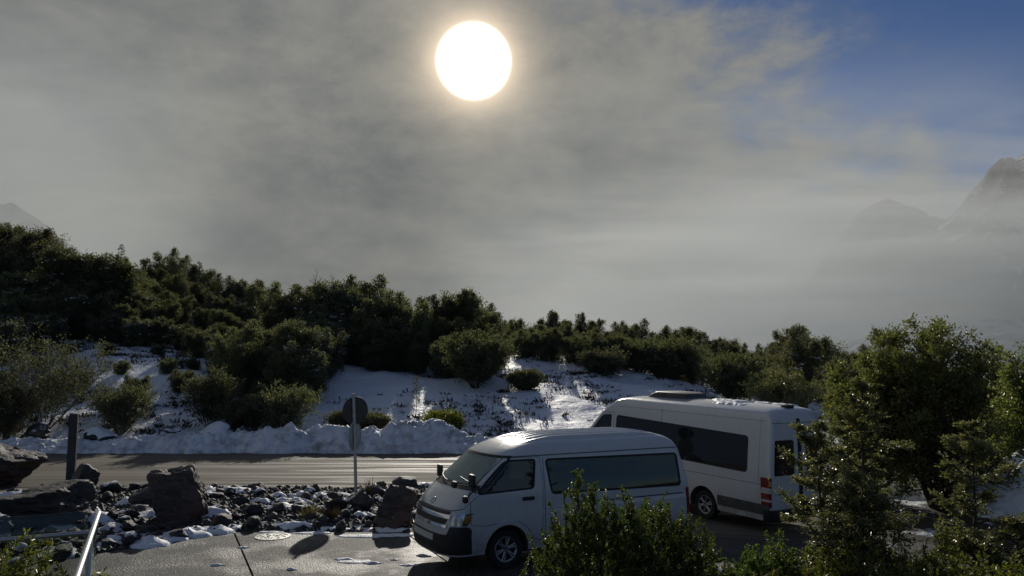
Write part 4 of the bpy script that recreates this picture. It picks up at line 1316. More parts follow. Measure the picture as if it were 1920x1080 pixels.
def skyline_tree(k, px, py, d, label, w=None):
    x, y, z = place_px(px, d)
    forest_tree(k, px, d, max(2.5, z_at(py, d) - z), label)
skyline_tree(4, 221, 456, 84, 'pointed dark conifer standing tallest on the left skyline')
skyline_tree(4, 372, 489, 80, 'small leaning conifer on the skyline between two round crowns')
skyline_tree(1, 1503, 612, 52, 'dark tree standing above the skyline over the rear of the tall van')
skyline_tree(1, 862, 545, 62, 'dark tree whose double top stands above the skyline over the minibus')

for (px, py, d) in ((30, 640, 47), (75, 668, 46), (130, 640, 50), (150, 690, 43), (205, 650, 50), (232, 672, 46), (262, 700, 42), (300, 640, 52), (318, 668, 47), (345, 690, 43.5), (365, 668, 49), (410, 672, 47), (440, 690, 44), (480, 690, 44), (505, 705, 42), (545, 700, 43), (585, 705, 43), (20, 690, 43), (100, 700, 41.5), (275, 655, 55), (225, 630, 58), (120, 620, 57), (170, 625, 58)):
    x, y, z = place_px(px, d)
    forest_tree(2, px, d, float(np.clip(z_at(py, d) - z, .8, 2.6)), 'low dark bush on the snowy slope below the forest, ' + ('far left' if px < 160 else 'left of the open shrub' if px < 370 else 'near the domed shrub'), 'low bushes on the slope')

for (px, py, d) in ((440, 610, 46), (475, 640, 43.5), (500, 600, 46), (530, 630, 43), (560, 600, 45), (575, 640, 42.5), (595, 610, 46), (455, 660, 42.5), (545, 655, 41.5), (620, 620, 48)):
    x, y, z = place_px(px, d)
    forest_tree(int(rng.choice([0, 1, 3])), px, d, float(np.clip(z_at(py, d) - z, 1.8, 5.0)), None, row='lowest on the slope')

# snow caught in the lower forest
V_ = []; Fq = []
def snow_lump(list_v, list_f, c, rx, ry, h, seed, n=14, m=4):
    k = len(list_v)
    list_v.append((c[0], c[1], c[2] + h))
    aa = np.linspace(0, 2 * np.pi, n, endpoint=False)
    edge = 1 + .75 * fbm(np.cos(aa) * 1.4 + seed * 3.1, np.sin(aa) * 1.4 - seed, oct=4, seed=91, gain=.65)
    for i in range(1, m + 1):
        f = i / m
        rr = f * (1 + (edge - 1) * f)
        xx = rr * rx * np.cos(aa); yy = rr * ry * np.sin(aa)
        zq = h * (1 - f ** 2.0) * (1 + .9 * fbm(xx * 5 + seed, yy * 5, oct=3, seed=92))
        for j in range(n): list_v.append((c[0] + xx[j], c[1] + yy[j], c[2] + (zq[j] if i < m else -.06)))
    for j in range(n): list_f.append((k, k + 1 + j, k + 1 + (j + 1) % n))
    for i in range(m - 1):
        for j in range(n):
            a, b = k + 1 + i * n + j, k + 1 + i * n + (j + 1) % n
            list_f.append((a, a + n, b + n, b))

# --- shrubs on the far verge and the slope -----------------------------
def shrub_airy(seed, H, W, stems, leaf, nl, leafm, woodm, dens=1.0):
    V = Veg(seed)
    for j in range(stems):
        a = 6.283 * j / stems + V.r.uniform(-.3, .3); q = V.r.uniform(.2, 1.0)
        grow(V, (.12 * math.cos(a), .12 * math.sin(a), 0), H * (1.02 - .35 * q) * V.r.uniform(.85, 1.1), .028, W * .38, int(11 * dens), .25, lambda t: .5 + .5 * math.sin(3.1 * t), (60, 25), 5, nl, leaf, .085, lean=(W * .42 * q * math.cos(a), W * .42 * q * math.sin(a)), stemk=5)
    return V
SHR = [  # px, top py, depth, width px, seed, label
    (95, 672, 36.5, 230, 1, 'largest grey green shrub beyond the road, at the far left behind the dark post'),
    (15, 735, 35.0, 120, 2, 'grey green shrub beyond the road, cut by the left edge of the view'),
    (235, 742, 36.0, 105, 3, 'loose grey green shrub beyond the road, just right of the largest one'),
    (405, 704, 36.6, 95, 4, 'tall open shrub with pale branches beyond the snow topped boulder'),
    (465, 762, 36.0, 80, 5, 'low dark shrub behind the ploughed snow, between the open shrub and the domed one'),
    (535, 741, 36.2, 115, 6, 'domed grey green shrub behind the ploughed snow, left of the round sign'),
    (832, 782, 35.5, 62, 8, 'small green shrub behind the top of the highest snow heap'),
    (697, 784, 36.0, 52, 9, 'small dark shrub right behind the round sign'),
    (655, 790, 37.0, 60, 10, 'low dark shrub just left of the sign post, behind the snow'),
    (985, 716, 46.0, 58, 11, 'dark bare twigged shrub alone on the snow slope above the minibus'),
    (890, 645, 47.0, 120, 12, 'large rounded shrub at the front edge of the forest, above the minibus roof'),
    (1130, 682, 52.0, 90, 13, 'low shrub dusted with snow on the bank above the tall van'),
    (1375, 692, 50.0, 130, 14, 'dense shrub at the forest edge beyond the roof of the tall van'),
    (1465, 722, 45.0, 120, 15, 'shrub with pale leaves behind the rear roof of the tall van'),
    (1250, 665, 56.0, 130, 16, 'rounded shrub at the forest edge above the roof unit of the tall van'),
]
for (px, py, d, wpx, sd, lab) in SHR:
    x, y, z = place_px(px, d)
    H = max(.7, z_at(py, d) - z); Wd = wpx / FPX * d
    airy = sd in (1, 3, 4, 7, 11)
    dense = sd in (12, 14, 16)
    left_ = sd in (1, 2, 3, 4, 5, 6, 7, 10)
    V = shrub_airy(500 + sd, H, Wd * (1.08), 16 if left_ else 15, (.12, .055) if not dense else (.15, .08), (11 if airy else 12) if left_ else 18, None, None, 1.15 if left_ else 1.4)
    lm = M_leaf_forest if sd in (9, 10, 11, 5, 12, 14, 16) else (M_leaf_yellow if sd == 8 else M_leaf_beech if sd in (15,) else M_leaf_forest2)
    plant('shrub', V, lm, M_twig if airy else M_bark, lab, 'shrub', 'shrubs beyond the road', (x, y, z - .08), 0, 'stems', 'foliage')
# bare sapling on the slope
V = Veg(77); x, y, z = place_px(782, 39.5)
grow(V, (0, 0, 0), 1.9, .02, .5, 22, .1, lambda q: 1 - .6 * q, (55, 30), 6, 4, (.07, .03), .06)
plant('sapling', V, M_leaf_forest, M_bark, 'thin almost bare sapling on the snow between the sign and the minibus', 'sapling', None, (x, y, z - .05), 0, 'stem', 'foliage')

# tussock and twigs poking through the snow of the slope
V = Veg(41); r = V.r
N_T = 6500
xx = r.uniform(-42, 26, N_T); yy = r.uniform(35, 64, N_T)
dn = fbm(xx * .22, yy * .22, oct=4, seed=61)
left = sstep(xx / yy, -.2, -.5)
keep = dn + r.normal(0, .18, N_T) + .40 * left > .22
xx, yy = xx[keep], yy[keep]; zz_ = gz(xx, yy)
for a, b, c in zip(xx, yy, zz_):
    n = int(r.integers(8, 22)); s_ = r.uniform(.10, .40)
    dv = r.normal(0, 1, (n, 3)) * np.array([.8, .8, .2]) + np.array([0, 0, .7])
    V.leaves(np.array([a, b, c - .03])[None, :] + r.normal(0, s_ * .45, (n, 3)) * np.array([1.4, 1, .05]), dv, r.normal(0, 1, (n, 3)), s_ * r.uniform(.6, 1.3, n), s_ * r.uniform(.1, .3, n))
tag(obj('tussock', V.leaf_mesh('tussock', leaf_mat('tussock', (.018, .018, .010), (.055, .045, .026), trans=.2, rough=.7))), 'dark tussock and twigs poking through the snow of the slope', 'tussock', kind='stuff')

# --- snow ploughed up along the far side of the road --------------------
bx = np.linspace(-24.5, 14, 620); bt = np.linspace(0, 1, 46)
hx_ = [(0, .42), (150, .42), (185, .30), (230, .48), (330, .72), (400, .66), (450, .80), (540, .98), (600, .92), (650, .98), (690, .80), (730, 1.02), (775, 1.25), (815, 1.30), (850, .95), (880, .55), (930, .40), (1000, .32), (1200, .32), (1400, .25), (1560, .3)]
hp_ = np.interp(bx / 33 * FPX + 960, *zip(*hx_))
XX, TT = np.meshgrid(bx, bt, indexing='ij')
front = 32.35 + .35 * fbm(bx * .6, bx * 0 + 3, oct=4, seed=71)
YY = front[:, None] + TT * (2.9 + .4 * fbm(bx * .4, bx * 0, oct=3, seed=72)[:, None])
prof = np.interp(TT, [0, .06, .22, .38, .52, .72, .88, 1], [0, .28, .66, .93, 1.0, .72, .34, 0])
lum = 1 + .34 * fbm(XX * 1.0, YY * 1.3, oct=4, seed=73, gain=.6) 
ZZ = hp_[:, None] * prof * lum + (np.abs(fbm(XX * 2.1, YY * 2.1, oct=4, seed=74, gain=.62)) * .34 - .05) * np.minimum(1, prof * 2.2) * np.minimum(1, .45 + hp_[:, None])
ZZ = np.where((TT < .01) | (TT > .99), -.1, ZZ) + gz(XX, YY)
i = np.arange(XX.size).reshape(XX.shape)
FF = np.stack([i[:-1, :-1].ravel(), i[1:, :-1].ravel(), i[1:, 1:].ravel(), i[:-1, 1:].ravel()], 1)
tag(obj('snow_bank', np_mesh('snow_bank', np.stack([XX.ravel(), YY.ravel(), ZZ.ravel()], 1), FF, M_snowdirty, smooth=True)), 'lumpy bank of ploughed snow along the far edge of the road', 'snow', kind='stuff')
# broken lumps of snow at its foot
lv, lf = [], []
for k in range(240):
    x = rng.uniform(-24, 8); y = 32.2 + abs(rng.normal(0, .35)) + .1
    s_ = rng.uniform(.05, .2)
    snow_lump(lv, lf, (x, y, float(gz(x, y)) + .01), s_ * rng.uniform(.8, 1.5), s_, s_ * rng.uniform(.7, 1.2), rng.uniform(0, 9), 7, 3)
tag(obj('snow_crumbs', np_mesh('snow_crumbs', lv, lf, M_snowdirty, smooth=True)), 'crumbled lumps of snow at the foot of the ploughed bank', 'snow', kind='stuff')

# --- rocks ---------------------------------------------------------------
def rock_mesh(name, seed, dims, mat, sub=3, planes=15, rough=.05, boxy=0.0):
    r = np.random.default_rng(seed)
    bm = bmesh.new(); bmesh.ops.create_icosphere(bm, subdivisions=sub, radius=1.0)
    v = np.array([x.co[:] for x in bm.verts]); F = np.array([[q.index for q in f.verts] for f in bm.faces]); bm.free()
    n = r.normal(0, 1, (planes, 3)); n /= np.linalg.norm(n, axis=1, keepdims=True)
    d = r.uniform(.62, 1.0, planes)
    if boxy > 0:
        bn = np.array([[1, 0, 0], [-1, 0, 0], [0, 1, 0], [0, -1, 0], [0, 0, 1], [0, 0, -1]], float) + r.normal(0, .22, (6, 3))
        bn /= np.linalg.norm(bn, axis=1, keepdims=True)
        n = np.vstack([bn, n]); d = np.concatenate([r.uniform(.56, .72, 6), d * .35 + .62])
    dots = v @ n.T
    rad = np.min(np.where(dots > .05, d[None, :] / np.maximum(dots, .05), 9), axis=1)
    rad = np.minimum(rad, 1.15 if boxy == 0 else 1.3)
    p = v * rad[:, None]
    o = seed * 3.7
    p = p * (1 + rough * 2.0 * fbm(p[:, 0] * 1.6 + o, p[:, 1] * 1.6, p[:, 2] * 3.0, oct=4, seed=seed))[:, None]
    p += v * (rough * .8 * fbm(p[:, 0] * 6 + o, p[:, 1] * 6, p[:, 2] * 9, oct=3, seed=seed + 2))[:, None]
    p = p * (np.array(dims) / 2 / np.max(np.abs(p), axis=0))
    p[:, 2] += dims[2] * .5
    return np_mesh(name, p, F, mat, smooth=True, angle=28)
def boulder(px0, px1, py0, py1, d, depth, mat, label, seed, rz=0.0, sink=.12, sub=5, name='boulder', planes=13, boxy=0.0):
    x, y, z = place_px((px0 + px1) / 2, d)
    w = (px1 - px0) / FPX * d
    zt = z_at(py0, d)
    h = zt - z + sink
    o = obj(name, rock_mesh(name, seed, (w, depth, h), mat, sub, planes, .085, boxy), None, (x, y, z - sink), (0, 0, rz))
    return tag(o, label, name)
b0 = boulder(-75, 92, 818, 893, 24.0, 2.2, M_rockred, 'big rounded reddish boulder at the left edge beside the dark post', 11)
b1 = boulder(12, 205, 902, 990, 17.6, 1.7, M_rock, 'long flat topped grey boulder at the lower left behind the glass panels', 12, boxy=1)
b2 = boulder(292, 406, 872, 990, 18.2, 1.25, M_rockred, 'tall square boulder with a reddish top in the middle of the rubble', 23, planes=16, boxy=.6)
b3 = boulder(704, 800, 905, 987, 17.9, 1.3, M_rockred, 'blocky boulder with a flat sunlit top beside the nose of the minibus', 14, planes=9, boxy=1)
b4 = boulder(148, 208, 868, 900, 22.5, .8, M_rock, 'flat tilted slab of rock right of the dark post', 15, name='rock')
b5 = boulder(-40, 45, 955, 1010, 15.5, 1.0, M_rocksnow, 'snow dusted boulder at the left edge below the long flat one', 16, sink=.05)
for (px0, px1, py0, d, lab, sd, tp) in ((168, 228, 797, 34.4, 'boulder under a thick cap of snow beyond the road, left of the shrubs', 31, 1),
                                     (378, 446, 788, 34.8, 'boulder with a sloping cap of snow beyond the road, below the open shrub', 32, 1),
                                     (308, 352, 796, 35.0, 'dark pointed boulder with streaks of snow beyond the road', 33, 0),
                                     (440, 482, 796, 35.2, 'dark low boulder behind the snow bank, beside the sloping capped one', 34, 0),
                                     (60, 100, 790, 35.4, 'dark boulder half buried in the snow beyond the dark post', 35, 0)):
    bo = boulder(px0, px1, py0 + (6 if tp else 0), 0, d, 1.2, M_rocksnow if not tp else M_rock, lab, sd, sub=4)
    if tp:
        me = bo.data; w = (px1 - px0) / FPX * d
        co = np.array([v.co[:] for v in me.vertices]); nz_ = np.array([v.normal[:] for v in me.vertices])[:, 2]
        fs = np.array([list(p.vertices) for p in me.polygons]); keep = nz_[fs].min(1) > .15
        used, inv = np.unique(fs[keep], return_inverse=True)
        vv = co[used].copy(); edge = np.clip((nz_[used] - .15) * 3, 0, 1)
        vv[:, 2] += .13 * edge - .02; vv[:, :2] *= 1 + .05 * edge[:, None]
        obj('snow_cap', np_mesh('snow_cap', vv, inv.reshape(-1, 3), M_snow, smooth=True), bo)

# rubble bed: each stone its own object, sharing a dozen shapes
stone_meshes = [rock_mesh('rock', 300 + k, (1.0, rng.uniform(.65, .95), rng.uniform(.45, .8)), [M_rock, M_rock, M_rocksnow, M_rockred][k % 4], 3, 12, .08) for k in range(16)]
big = [(b.location.x, b.location.y, b.dimensions.x * .5, b.dimensions.y * .5) for b in (b0, b1, b2, b3, b4, b5)]
placed = []
LAND = [('the sign post', -4.23, 21.5), ('the timber post', -13.35, 23.8), ('the tall square boulder', -7.6, 18.2), ('the blocky boulder', -2.7, 17.9), ('the long flat boulder', -10.3, 17.6), ('the manhole', -4.98, 16.6), ('the tilted slab', -12.1, 22.5), ('the brown grass tufts', -4.4, 18.0), ('the road edge left of the sign', -7.2, 22.6)]
stone_lab = {0: 'dark angular stone in the rubble bed between the road and the paving', 2: 'stone dusted with snow in the rubble bed between the road and the paving', 3: 'reddish brown stone in the rubble bed between the road and the paving'}
def stone(x, y, s_, k=None):
    k = int(rng.integers(0, 16)) if k is None else k
    z = max(float(gz(x, y)), .045 if y < 17.05 else -1)
    m = k % 4
    o = obj('rock', stone_meshes[k], None, (x, y, z - .10 * s_), (rng.normal(0, .18), rng.normal(0, .18), rng.uniform(0, 6.28)))
    o.scale = (s_, s_ * rng.uniform(.85, 1.15), s_ * rng.uniform(.8, 1.1))
    lm_ = min(LAND, key=lambda q: math.hypot(x - q[1], y - q[2]))
    sz = 'large' if s_ > .6 else 'middling' if s_ > .37 else 'small'
    tag(o, sz + ' ' + {0: 'dark angular stone', 1: 'dark angular stone', 2: 'snow dusted stone', 3: 'reddish brown stone'}[m] + ' in the rubble, ' + ('before ' if y < lm_[2] - .6 else 'behind ' if y > lm_[2] + .6 else 'left of ' if x < lm_[1] else 'right of ') + lm_[0], 'rock', 'stones of the rubble bed')
    placed.append((x, y, s_ * .42))
tries = 0
while len(placed) < 254 and tries < 12000:
    tries += 1
    n = len(placed)
    s_ = rng.uniform(.55, .8) if n < 12 else (rng.uniform(.36, .54) if n < 85 else rng.uniform(.17, .34))
    y = rng.uniform(17.15, 23.0); x = rng.uniform(-13.8, -1.9 - .3 * (y < 19))
    if x < -8 and rng.uniform() < .35: y = rng.uniform(15.0, 18.5)
    if y < 17.2 and x > -7.8: continue
    if any(abs(x - a) < c + s_ * .25 and abs(y - b) < e + s_ * .25 for a, b, c, e in big): continue
    if any((x - a) ** 2 + (y - b) ** 2 < (c + s_ * .40) ** 2 for a, b, c in placed): continue
    stone(x, y, s_)
tries = 0
while len(placed) < 297 and tries < 4000:        # the bed spills over the paving at its left end
    tries += 1
    x = rng.uniform(-11.5, -6.2); y = rng.uniform(14.6, 17.2)
    if y < 15.7 + (x + 7.4) * 1.15: continue
    s_ = rng.uniform(.2, .5)
    if any(abs(x - a) < c + s_ * .2 and abs(y - b) < e + s_ * .2 for a, b, c, e in big): continue
    if any((x - a) ** 2 + (y - b) ** 2 < (c + s_ * .38) ** 2 for a, b, c in placed): continue
    stone(x, y, s_)
# pebbles and rubble too small to count
pv = []; pf = []
for k in range(6500):
    y = rng.uniform(17.1, 23.1); x = rng.uniform(-13.8, -1.7)
    if k > 5900:
        x = rng.uniform(-11.5, -6.0); y = 15.65 + (x + 7.4) * 1.15 + abs(rng.normal(0, .6))
        if y > 17.2: continue
    s_ = rng.uniform(.04, .13); z = max(float(gz(x, y)), .045 if y < 17.05 else -1)
    n0 = len(pv); a0 = rng.uniform(0, 6.28)
    for j in range(5):
        a = a0 + j * 1.2566; rr = s_ * rng.uniform(.7, 1.1)
        pv.append((x + rr * math.cos(a), y + rr * math.sin(a), z + s_ * .1))
    pv.append((x + rng.normal(0, .2) * s_, y + rng.normal(0, .2) * s_, z + s_ * rng.uniform(.5, .9)))
    for j in range(5): pf.append((n0 + j, n0 + (j + 1) % 5, n0 + 5))
tag(obj('rubble', np_mesh('rubble', pv, pf, M_rock)), 'small loose rubble between the stones of the bed', 'rubble', kind='stuff')
# snow lying between the stones and on the paving
lv, lf = [], []
def sn(px, d, rx, ry, h, lift=0.0):
    x, y, z = place_px(px, d)
    snow_lump(lv, lf, (x, y, z + lift), rx, ry, h, rng.uniform(0, 20), 26, 6)
for px, d, rx, ry, h in ((40, 20.6, 1.1, .55, .30), (75, 21.3, .9, .5, .25), (215, 18.4, .4, .35, .25), (275, 19.2, .7, .4, .22), (300, 18.9, .5, .3, .28), (230, 17.2, .5, .5, .25), (250, 16.4, .7, .5, .2), (300, 16.7, .9, .35, .14), (200, 16.2, .6, .5, .18),
                        (420, 18.6, .5, .45, .2), (530, 19.4, .8, .4, .22), (575, 19.2, .5, .35, .2), (610, 18.2, .45, .4, .2), (690, 18.3, .5, .4, .22), (560, 17.4, .9, .28, .13), (640, 17.3, .8, .25, .12), (730, 17.3, 1.0, .25, .12), (450, 17.4, .6, .25, .12), (500, 20.4, .6, .3, .2), (650, 20.3, .4, .3, .2), (705, 19.2, .4, .3, .2), (15, 16.4, .6, .5, .25), (130, 19.4, .5, .4, .2), (385, 17.3, .5, .3, .14), (620, 21.2, .35, .25, .18), (590, 17.9, .35, .3, .2)):
    sn(px, d, rx * .62, ry * .65, h * .6)
for k in range(85):
    y = rng.uniform(17.2, 22.6); x = rng.uniform(-13.5, -1.9)
    if fbm(np.array(x * .45), np.array(y * .45), oct=3, seed=81) < -.02: continue
    s_ = rng.uniform(.10, .34)
    snow_lump(lv, lf, (x, y, float(gz(x, y)) + .02), s_ * 1.5, s_, s_ * rng.uniform(.35, .7), rng.uniform(0, 20), 14, 4)
tag(obj('snow_patches', np_mesh('snow_patches', lv, lf, M_snow, smooth=True)), 'patches of snow lying between the stones of the rubble bed', 'snow', kind='stuff')
lv, lf = [], []
for k in range(26):
    x = rng.uniform(-10.5, -6.1); y = 15.75 + (x + 7.4) * 1.15 + abs(rng.normal(0, .45))
    if y > 17.1: continue
    s_ = rng.uniform(.15, .42)
    snow_lump(lv, lf, (x, y, .045), s_ * 1.6, s_, s_ * .35, rng.uniform(0, 20), 18, 5)
for px, d, rx, ry in ((672, 14.45, .42, .16), (655, 14.6, .22, .10), (705, 14.35, .20, .07), (425, 14.2, .16, .05), (470, 15.6, .12, .05), (800, 14.9, .16, .06), (560, 13.9, .1, .04), (745, 14.6, .10, .05), (770, 14.2, .22, .08), (600, 16.9, .5, .12), (690, 16.6, .7, .16), (745, 16.7, .5, .14), (520, 17.0, .3, .08), (330, 16.6, .4, .12)):
    sn(px, d, rx, ry, .035, .045)
tag(obj('ice_patches', np_mesh('ice_patches', lv, lf, M_snow, smooth=True)), 'thin patches of old snow lying on the grey paving', 'snow', kind='stuff')

# tufts of dry grass at the foot of the sign
for (px, d, s_, lab) in ((700, 21.6, .42, 'tuft of dry yellow grass by the road edge, right of the sign post'), (590, 18.0, .35, 'tuft of brown grass between the stones below the sign'), (628, 17.8, .28, 'small tuft of brown grass beside the other one among the stones'), (318, 20.4, .34, 'tuft of dry grass just behind the tall square boulder')):
    V = Veg(int(px)); n = 170
    dv = V.r.normal(0, 1, (n, 3)) * np.array([.6, .6, .15]) + np.array([0, 0, 1])
    V.leaves(V.r.normal(0, s_ * .18, (n, 3)) * np.array([1, 1, .05]), dv, V.r.normal(0, 1, (n, 3)), s_ * V.r.uniform(.6, 1.4, n), .014 * V.r.uniform(.7, 1.4, n))
    x, y, z = place_px(px, d)
    tag(obj('grass_tuft', V.leaf_mesh('grass_tuft', M_leaf_flax), None, (x, y, z)), lab, 'grass tuft')

# --- sign, posts, manhole ------------------------------------------------
sg_ = tag(empty('road_sign', (-4.23, 21.5, 0)), 'leaning steel post with a round road sign seen from behind', 'road sign')
lean = Vector((-.14, 0, 2.80))
mb = MB(); mb.tube([(0, 0, -.3), tuple(lean * .5), tuple(lean)], .042, 14); mb.build('post', M_galv, sg_)
mb = MB(); mb.tube([tuple(lean), tuple(lean * 1.008)], .046, 14); mb.build('post_cap', M_galv, sg_)
def disc(name, cpos, rad, yaw, mat, parent, th=.012, rim=True):
    mb = MB()
    mb.lathe([(.001, -th), (rad - .004, -th), (rad, -th * .5), (rad, th * .5), (rad - .004, th), (.001, th)] , 44)
    o = mb.build(name, mat, parent, angle=30); o.location = cpos; o.rotation_euler = (0, 0, yaw)
    if rim:
        rb = MB(); rb.lathe([(rad - .02, -th), (rad - .02, -th - .010), (rad - .006, -th - .012), (rad, -th)], 44); rb.build('rim', mat, o)
    return o
s1 = disc('sign_plate', (lean.x * .85 + .02, .085, 2.37), .375, R(36), M_signback, sg_)
s2 = disc('sign_plate', (lean.x * .58 - .02, .07, 1.68), .36, R(68), M_signpale, sg_)
s2.scale = (.85, 1, 1.12)
s2['label'] = 'pale plate turned almost edge on below the dark one'
for zc in (2.22, 2.52, 1.55, 1.82):
    mb = MB(); mb.lathe([(.047, -.02), (.054, -.02), (.054, .02), (.047, .02), (.047, -.02)], 16, 'z', (lean.x * zc / 2.8, 0, zc)); mb.build('clamp', M_galv, sg_)
pt = tag(empty('timber_post', (-13.35, 23.85, 0), R(20)), 'thick dark timber post with a sloping top beside the reddish boulder', 'post')
V = []; 
a = .115
V = [(-a, -a, -.3), (a, -a, -.3), (a, a, -.3), (-a, a, -.3), (-a, -a, 2.16), (a, -a, 2.12), (a, a, 2.10), (-a, a, 2.14)]
bm = bmesh.new(); vs = [bm.verts.new(v) for v in V]
for f in ((0, 3, 2, 1), (4, 5, 6, 7), (0, 1, 5, 4), (1, 2, 6, 5), (2, 3, 7, 6), (3, 0, 4, 7)): bm.faces.new([vs[i] for i in f])
bmesh.ops.bevel(bm, geom=list(bm.edges), offset=.012, segments=2, affect='EDGES')
me = bpy.data.meshes.new('shaft'); bm.to_mesh(me); bm.free(); me.materials.append(M_post); obj('shaft', me, pt)
mb = MB(); mb.box((.0, 0, 2.15), (.25, .25, .03), bev=.008, ry=R(5)); mb.build('cap', M_galv, pt)

mk = tag(empty('marker_pole', (8.9, 22.3, -.1)), 'thin marker pole with a red top standing behind the tall van', 'marker pole')
mx_, mz_ = (1548 - 960) / FPX * 22.3, z_at(738, 22.3)
mk.location = (mx_, 22.3, 0)
mb = MB(); mb.tube([(0, 0, -.3), (0, 0, mz_ - .32)], .035, 10); mb.build('shaft', simple('pole_white', (.55, .54, .52), .5), mk)
mb = MB(); mb.tube([(0, 0, mz_ - .32), (0, 0, mz_)], .038, 10); mb.build('band', M_redpaint, mk)

mh = tag(empty('manhole', (-4.98, 16.55, .045)), 'round iron manhole cover set in the grey paving', 'manhole cover')
mb = MB(); mb.lathe([(.30, -.03), (.36, -.03), (.36, .012), (.305, .014), (.30, -.03)], 40, 'z'); mb.build('rim', M_iron, mh)
mb = MB(); mb.lathe([(.001, -.03), (.295, -.03), (.295, .008), (.001, .008)], 40, 'z')
for k in range(8):
    for r_ in (.10, .19, .255):
        a = 6.283 * k / 8 + r_ * 9; mb.box((r_ * math.cos(a), r_ * math.sin(a), .012), (.05, .02, .012), rz=a)
mb.build('lid', M_iron, mh)

# --- glass balustrade at the lower left ---------------------------------
Cn = Vector((-4.22, 7.95, 0))
A_ = Vector((-6.4, 6.85, 0)); B_ = Vector((-2.47, 4.35, 0))
bal = tag(empty('glass_balustrade', tuple(Cn)), 'glass balustrade with steel handrails meeting at a corner, lower left', 'balustrade')
def run(P, Q, zt, zr, name):
    d = (Q - P); L = d.length; u = d / L; n = Vector((-u.y, u.x, 0))
    k = max(1, round(L / 1.3))
    for i in range(k):
        a, b = P + u * (L * i / k + .03), P + u * (L * (i + 1) / k - .03)
        mb = MB(); c = (a + b) / 2 - Cn
        mb.box((c.x, c.y, (zt + .95) / 2), ((b - a).length, .012, zt - .95), rz=math.atan2(u.y, u.x), bev=.002)
        mb.build('glass_pane', M_balglass, bal)
        mb = MB(); p_ = P + u * (L * (i + 1) / k) - Cn
        mb.box((p_.x, p_.y, zr / 2), (.05, .05, zr), rz=math.atan2(u.y, u.x), bev=.008); mb.build('post', M_steel, bal)
    mb = MB()
    s_ = 1 if n.dot(Vector((0, 0, 0)) - P) > 0 else -1
    o = n * (.07 * s_) if name == 'a' else Vector((0, 0, 0))
    mb.tube([tuple(P - Cn + o + Vector((0, 0, zr))), tuple(Q - Cn + o + Vector((0, 0, zr)))], .024, 12); mb.build('handrail', M_steel, bal)
run(Cn, A_, 2.13, 1.93, 'a')
run(Cn + Vector((.06, .02, 0)), B_, 2.02, 2.10, 'b')

# --- near bushes and small trees ----------------------------------------
def near(name, fn, px, d, leafm, woodm, label, cat, wood='stems', crown='foliage', rz=0):
    x, y, z = place_px(px, d)
    V = fn()
    return plant(name, V, leafm, woodm, label, cat, None, (x, y, z - .05), rz, wood, crown)
def bushA():
    V = Veg(901); shoots(V, 1500, (1.45, 1.0), 1.74, (.044, .022), 66, .34, .40, .25, 3, ((-.48, -.1, 1.25, 1.05, 150), (-.32, .1, 1.35, .75, 110), (-.66, .1, 1.1, .70, 110), (.16, 0, 1.35, .72, 90), (-.1, 0, 1.4, .45, 80), (.75, .1, 1.1, .5, 80)))
    return V
near('bush', bushA, 1158, 10.3, M_leaf_bush, M_bark, 'dense green bush with upright leafy spires in front of the white minibus', 'bush')
def bushA2():
    V = Veg(902); shoots(V, 640, (.95, .7), 1.32, (.048, .023), 70, .36, .32, .2, 8, ((.3, 0, .9, .42, 60), (-.35, 0, .9, .4, 60)))
    return V
near('bush', bushA2, 1285, 9.9, M_leaf_bush, M_bark, 'lower dark green bush right of the spired one, below the rear of the minibus', 'bush')
def bushB():
    V = Veg(903); shoots(V, 640, (.88, .8), 1.52, (.048, .022), 72, .40, .30, .25, 5, ((.1, 0, 1.2, .4, 60),))
    return V
near('bush', bushB, 1432, 10.0, M_leaf_bush, M_bark, 'dark green rounded bush below the tail light of the tall van', 'bush')
def bushY(seed, rad, h, n):
    def f():
        V = Veg(seed); shoots(V, int(n * 1.7), rad, h, (.062, .019), 58, .50, .30, .2, seed, ((.2, 0, h * .7, .6, 60), (-.4, 0, h * .65, .6, 60), (.6, .1, h * .6, .55, 60)))
        return V
    return f
near('bush', bushY(911, (1.05, .9), 1.58, 430), 1640, 8.9, M_leaf_yellow, M_bark, 'yellow green narrow leaved bush at the bottom, under the layered tree', 'bush')
near('bush', bushY(912, (1.1, .9), 1.62, 420), 1835, 8.8, M_leaf_yellow, M_bark, 'yellow green narrow leaved bush filling the lower right corner', 'bush')
near('bush', bushY(913, (.7, .6), 1.25, 240), 1500, 8.8, M_leaf_yellow, M_bark, 'small yellow green bush at the bottom beside the dark rounded one', 'bush')
near('bush', bushY(914, (.8, .6), 2.15, 360), 55, 6.9, M_leaf_yellow, M_bark, 'yellow green bush in the lower left corner behind the steel handrail', 'bush')

near('bush', bushY(915, (.8, .7), 1.62, 300), 1560, 9.0, M_leaf_yellow, M_bark, 'olive bush under the slender layered tree, between two yellow green ones', 'bush')
near('bush', bushY(916, (.9, .7), 1.80, 330), 1735, 9.3, M_leaf_yellow, M_bark, 'olive bush rising between the layered trees at the lower right', 'bush')

